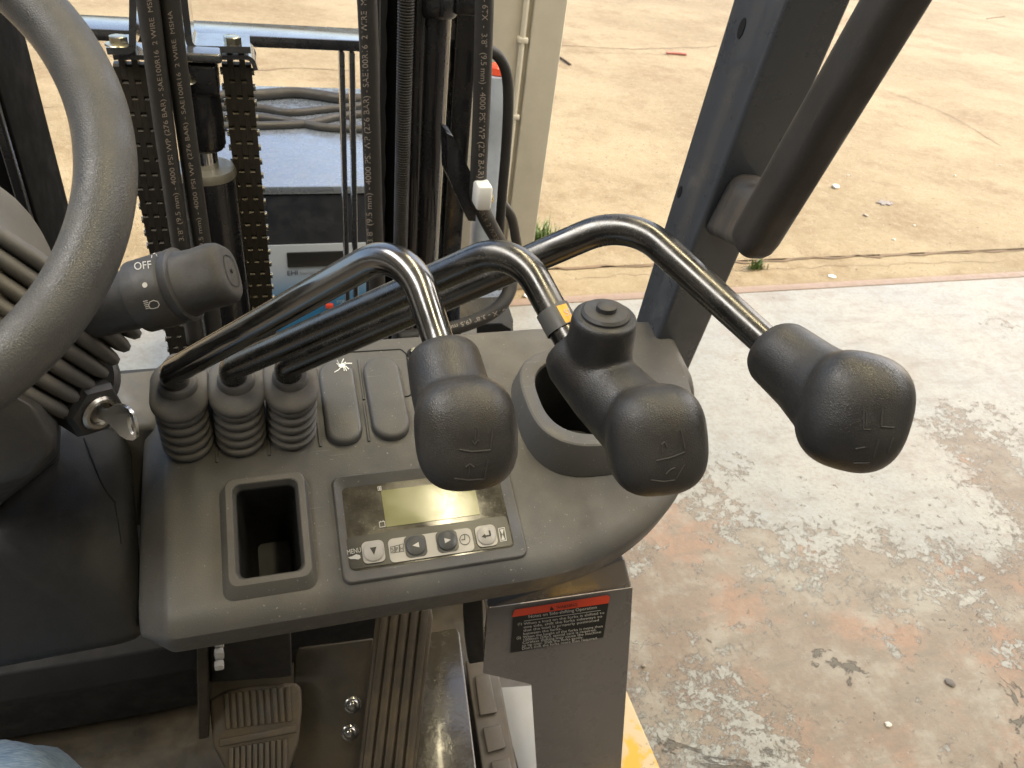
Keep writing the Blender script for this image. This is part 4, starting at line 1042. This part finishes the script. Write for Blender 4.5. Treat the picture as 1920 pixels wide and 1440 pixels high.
# chain guards (bent plates with bolts)
def strip(name, px, Y, t, wY, m, parent, rad=.008):
    """a bent flat plate: photo polyline on plane Y, extruded forward"""
    g = fillet([PY(x, y, Y) for x, y in px], rad, 6); L = []
    for i, p in enumerate(g):
        d = _n(g[min(i + 1, len(g) - 1)] - g[max(0, i - 1)]); n_ = np.cross(d, EY)
        L.append([p - n_ * t / 2, p + n_ * t / 2, p + n_ * t / 2 + EY * wY, p - n_ * t / 2 + EY * wY])
    return MB().loft(L).build(name, m, parent, angle=35)
cg = strip('chain_guard', [(338, -60), (356, 92), (470, 94)], .93, .007, .055, 'barpaint', fk)
hexbolt(PY(437, 86, .945), EZ, .0100, cg)
strip('chain_guard', [(396, 150), (400, 108), (472, 108), (480, 132)], .935, .005, .060, 'barpaint', fk, .012)
cg2 = strip('chain_guard', [(200, 96), (248, 96), (250, -60)], .93, .007, .055, 'barpaint', fk)
hexbolt(PY(224, 86, .945), EZ, .0100, cg2)
strip('chain_guard', [(212, 108), (292, 108)], .935, .005, .05, 'barpaint', fk)

# leaf chains, link by link
PIT = .0178
def plate_mesh(xs, t, hl, hw):
    mb = MB()
    q = .0022; prof = [(sx * (hw - dx), sz * (hl - dz)) for sx, sz, dx, dz in ((-1, 1, 0, q), (-1, 1, q, 0), (1, 1, q, 0), (1, 1, 0, q), (1, -1, 0, q), (1, -1, q, 0), (-1, -1, q, 0), (-1, -1, 0, q))]
    for x in xs: mb.loft([[(x + s * t / 2, p[0], p[1]) for p in prof] for s in (-1, 1)])
    return mb
def me_of(mb, name, m):
    o = mb.build(name, m, None, angle=30); me = o.data; bpy.data.objects.remove(o); return me
mA = me_of(plate_mesh((-.0128, 0, .0128), .0062, PIT * .997, .0085), 'chain_link', 'chain')
mB = me_of(plate_mesh((-.0064, .0064), .0062, PIT * .997, .0085), 'chain_link', 'chain')
mP = me_of(MB().tube([(-.0185, 0, 0), (.0185, 0, 0)], .0042, 14), 'pin', 'pin')
def chain(pxa, Y, ztop_, zbot, label):
    x = PY(*pxa, Y)[0]; c = bpy.data.objects.new('lift_chain', None); col.objects.link(c); attach(c, fk); tag(c, label)
    z = ztop_; k = 0
    while z > zbot:
        o = bpy.data.objects.new('chain_link', mA if k % 2 else mB); col.objects.link(o); o.parent = c; o.location = (x, Y, z)
        p = bpy.data.objects.new('pin', mP); col.objects.link(p); p.parent = c; p.location = (x, Y, z - PIT / 2 * 1.0)
        z -= PIT; k += 1
chain((462, 300), .955, PY(440, 118, .955)[2], .86, 'oily leaf chain beside the chrome rod on the charger side')
chain((276, 300), .955, PY(255, 118, .955)[2], .80, 'oily leaf chain half hidden by the steering wheel rim')
# pale side guides along the chain
xg = PY(410, 200, .975)[0]; MB().box((xg, .975, PY(410, 190, .975)[2]), .0022, .006, .055, bev=.001).build('chain_guide', 'barpaint', fk)

# ---- hoses with printed text
def hose(pxd, r, texts, mtx='hoseink', n=10, name='hydraulic_hose'):
    g = [PY(x, y, Y) for x, y, Y in pxd]; o = MB().tube(spline(g, n), r, 24).build(name, 'hose', fk, angle=180)
    t_ = bvh(o)
    for s, a, b, h in texts:
        mb = MB(); px_text(mb, s, a, b, h, t_, .00025); stuff_build(mb, 'lettering', mtx, o, smooth=0)
    return o
full = '3/8" (9.5 mm) - 4000 PSI WP (276 BAR) - SAE100R16  2 WIRE  MSHA'
hose([(680, -160, .84), (691, 60, .84), (696, 240, .84), (704, 470, .84), (714, 640, .84)], .0102, [(full, (699, 456), (686, -34), 10.5)])
hose([(268, -60, .82), (282, 40, .82), (300, 180, .82), (322, 340, .82), (345, 500, .82), (366, 640, .82)], .0098, [(full, (345, 452), (281, -20), 9)])
hose([(312, -60, .83), (322, 40, .83), (340, 180, .83), (362, 340, .83), (385, 500, .83), (404, 640, .83)], .0098, [(full, (388, 500), (322, 20), 8)])
hose([(910, -80, .80), (907, 60, .80), (903, 200, .80), (897, 330, .80), (897, 372, .81), (912, 410, .83), (938, 458, .86), (956, 500, .9)], .0096, [(' - 6TX  -  3/8"  (9.5 mm) - 4000 PSI WP (276 BAR) -', (905, -6), (896, 344), 10.5), ('0R16  2 WIRE', (897, 396), (928, 452), 9)])
hose([(958, 500, .9), (955, 545, .88), (930, 580, .86), (880, 606, .85), (820, 622, .85), (750, 634, .86)], .0098, [('6TX - 3/8" (9.5 mm) - 4000 PSI W', (948, 578), (752, 640), 8)])
strap = MB().tube(spline([PY(x, y, .9) for x, y in ((915, 92), (936, 108), (950, 140), (953, 200), (948, 290), (942, 360), (936, 450), (934, 540))], 8), .0066, 12).build('cable_loop', 'hose', fk, angle=180)
MB().tube(spline([PY(x, y, .98) for x, y in ((940, 380), (958, 405), (966, 440), (970, 480), (955, 540))], 8), .0075, 12).build('cable_loop', 'cable', fk, angle=180)
# hose clamp arm
ga = [PY(x, y, .83) for x, y in ((838, 250), (850, 256), (893, 345), (892, 415), (878, 414), (840, 330))]
br = MB().loft([ga, [p + EY * .035 for p in ga]]).build('clamp_arm', 'mast', fk, smooth=0); 
gb = [PY(x, y, .829) for x, y in ((843, 254), (851, 257), (893, 344), (884, 345))]
c = PY(904, 365, .785); nb = MB().box(c, .0088, .013, .0145, bev=.0035).build('hose_clamp', 'white', fk)
hexbolt(PY(915, 372, .785), EX, .0055, nb)
# front lamp box behind the console
g = [PY(x, y, .9) for x, y in ((862, 560), (948, 556), (962, 600), (962, 660), (862, 660))]
lb2 = MB().loft([g, [p + EY * .06 for p in g]]).build('lamp_bracket', 'silver', fk, smooth=0)
g = [PY(x, y, .898) for x, y in ((838, 612), (940, 608), (958, 618), (956, 660), (838, 660))]
MB().loft([g, [p + EY * .01 for p in g]]).build('lamp_slot', 'hole', lb2, smooth=0)
g = [PY(x, y, .893) for x, y in ((866, 612), (893, 608), (896, 660), (864, 660))]
MB().loft([g, [p + EY * .004 for p in g]]).build('cable_tag', 'white', lb2, smooth=0)
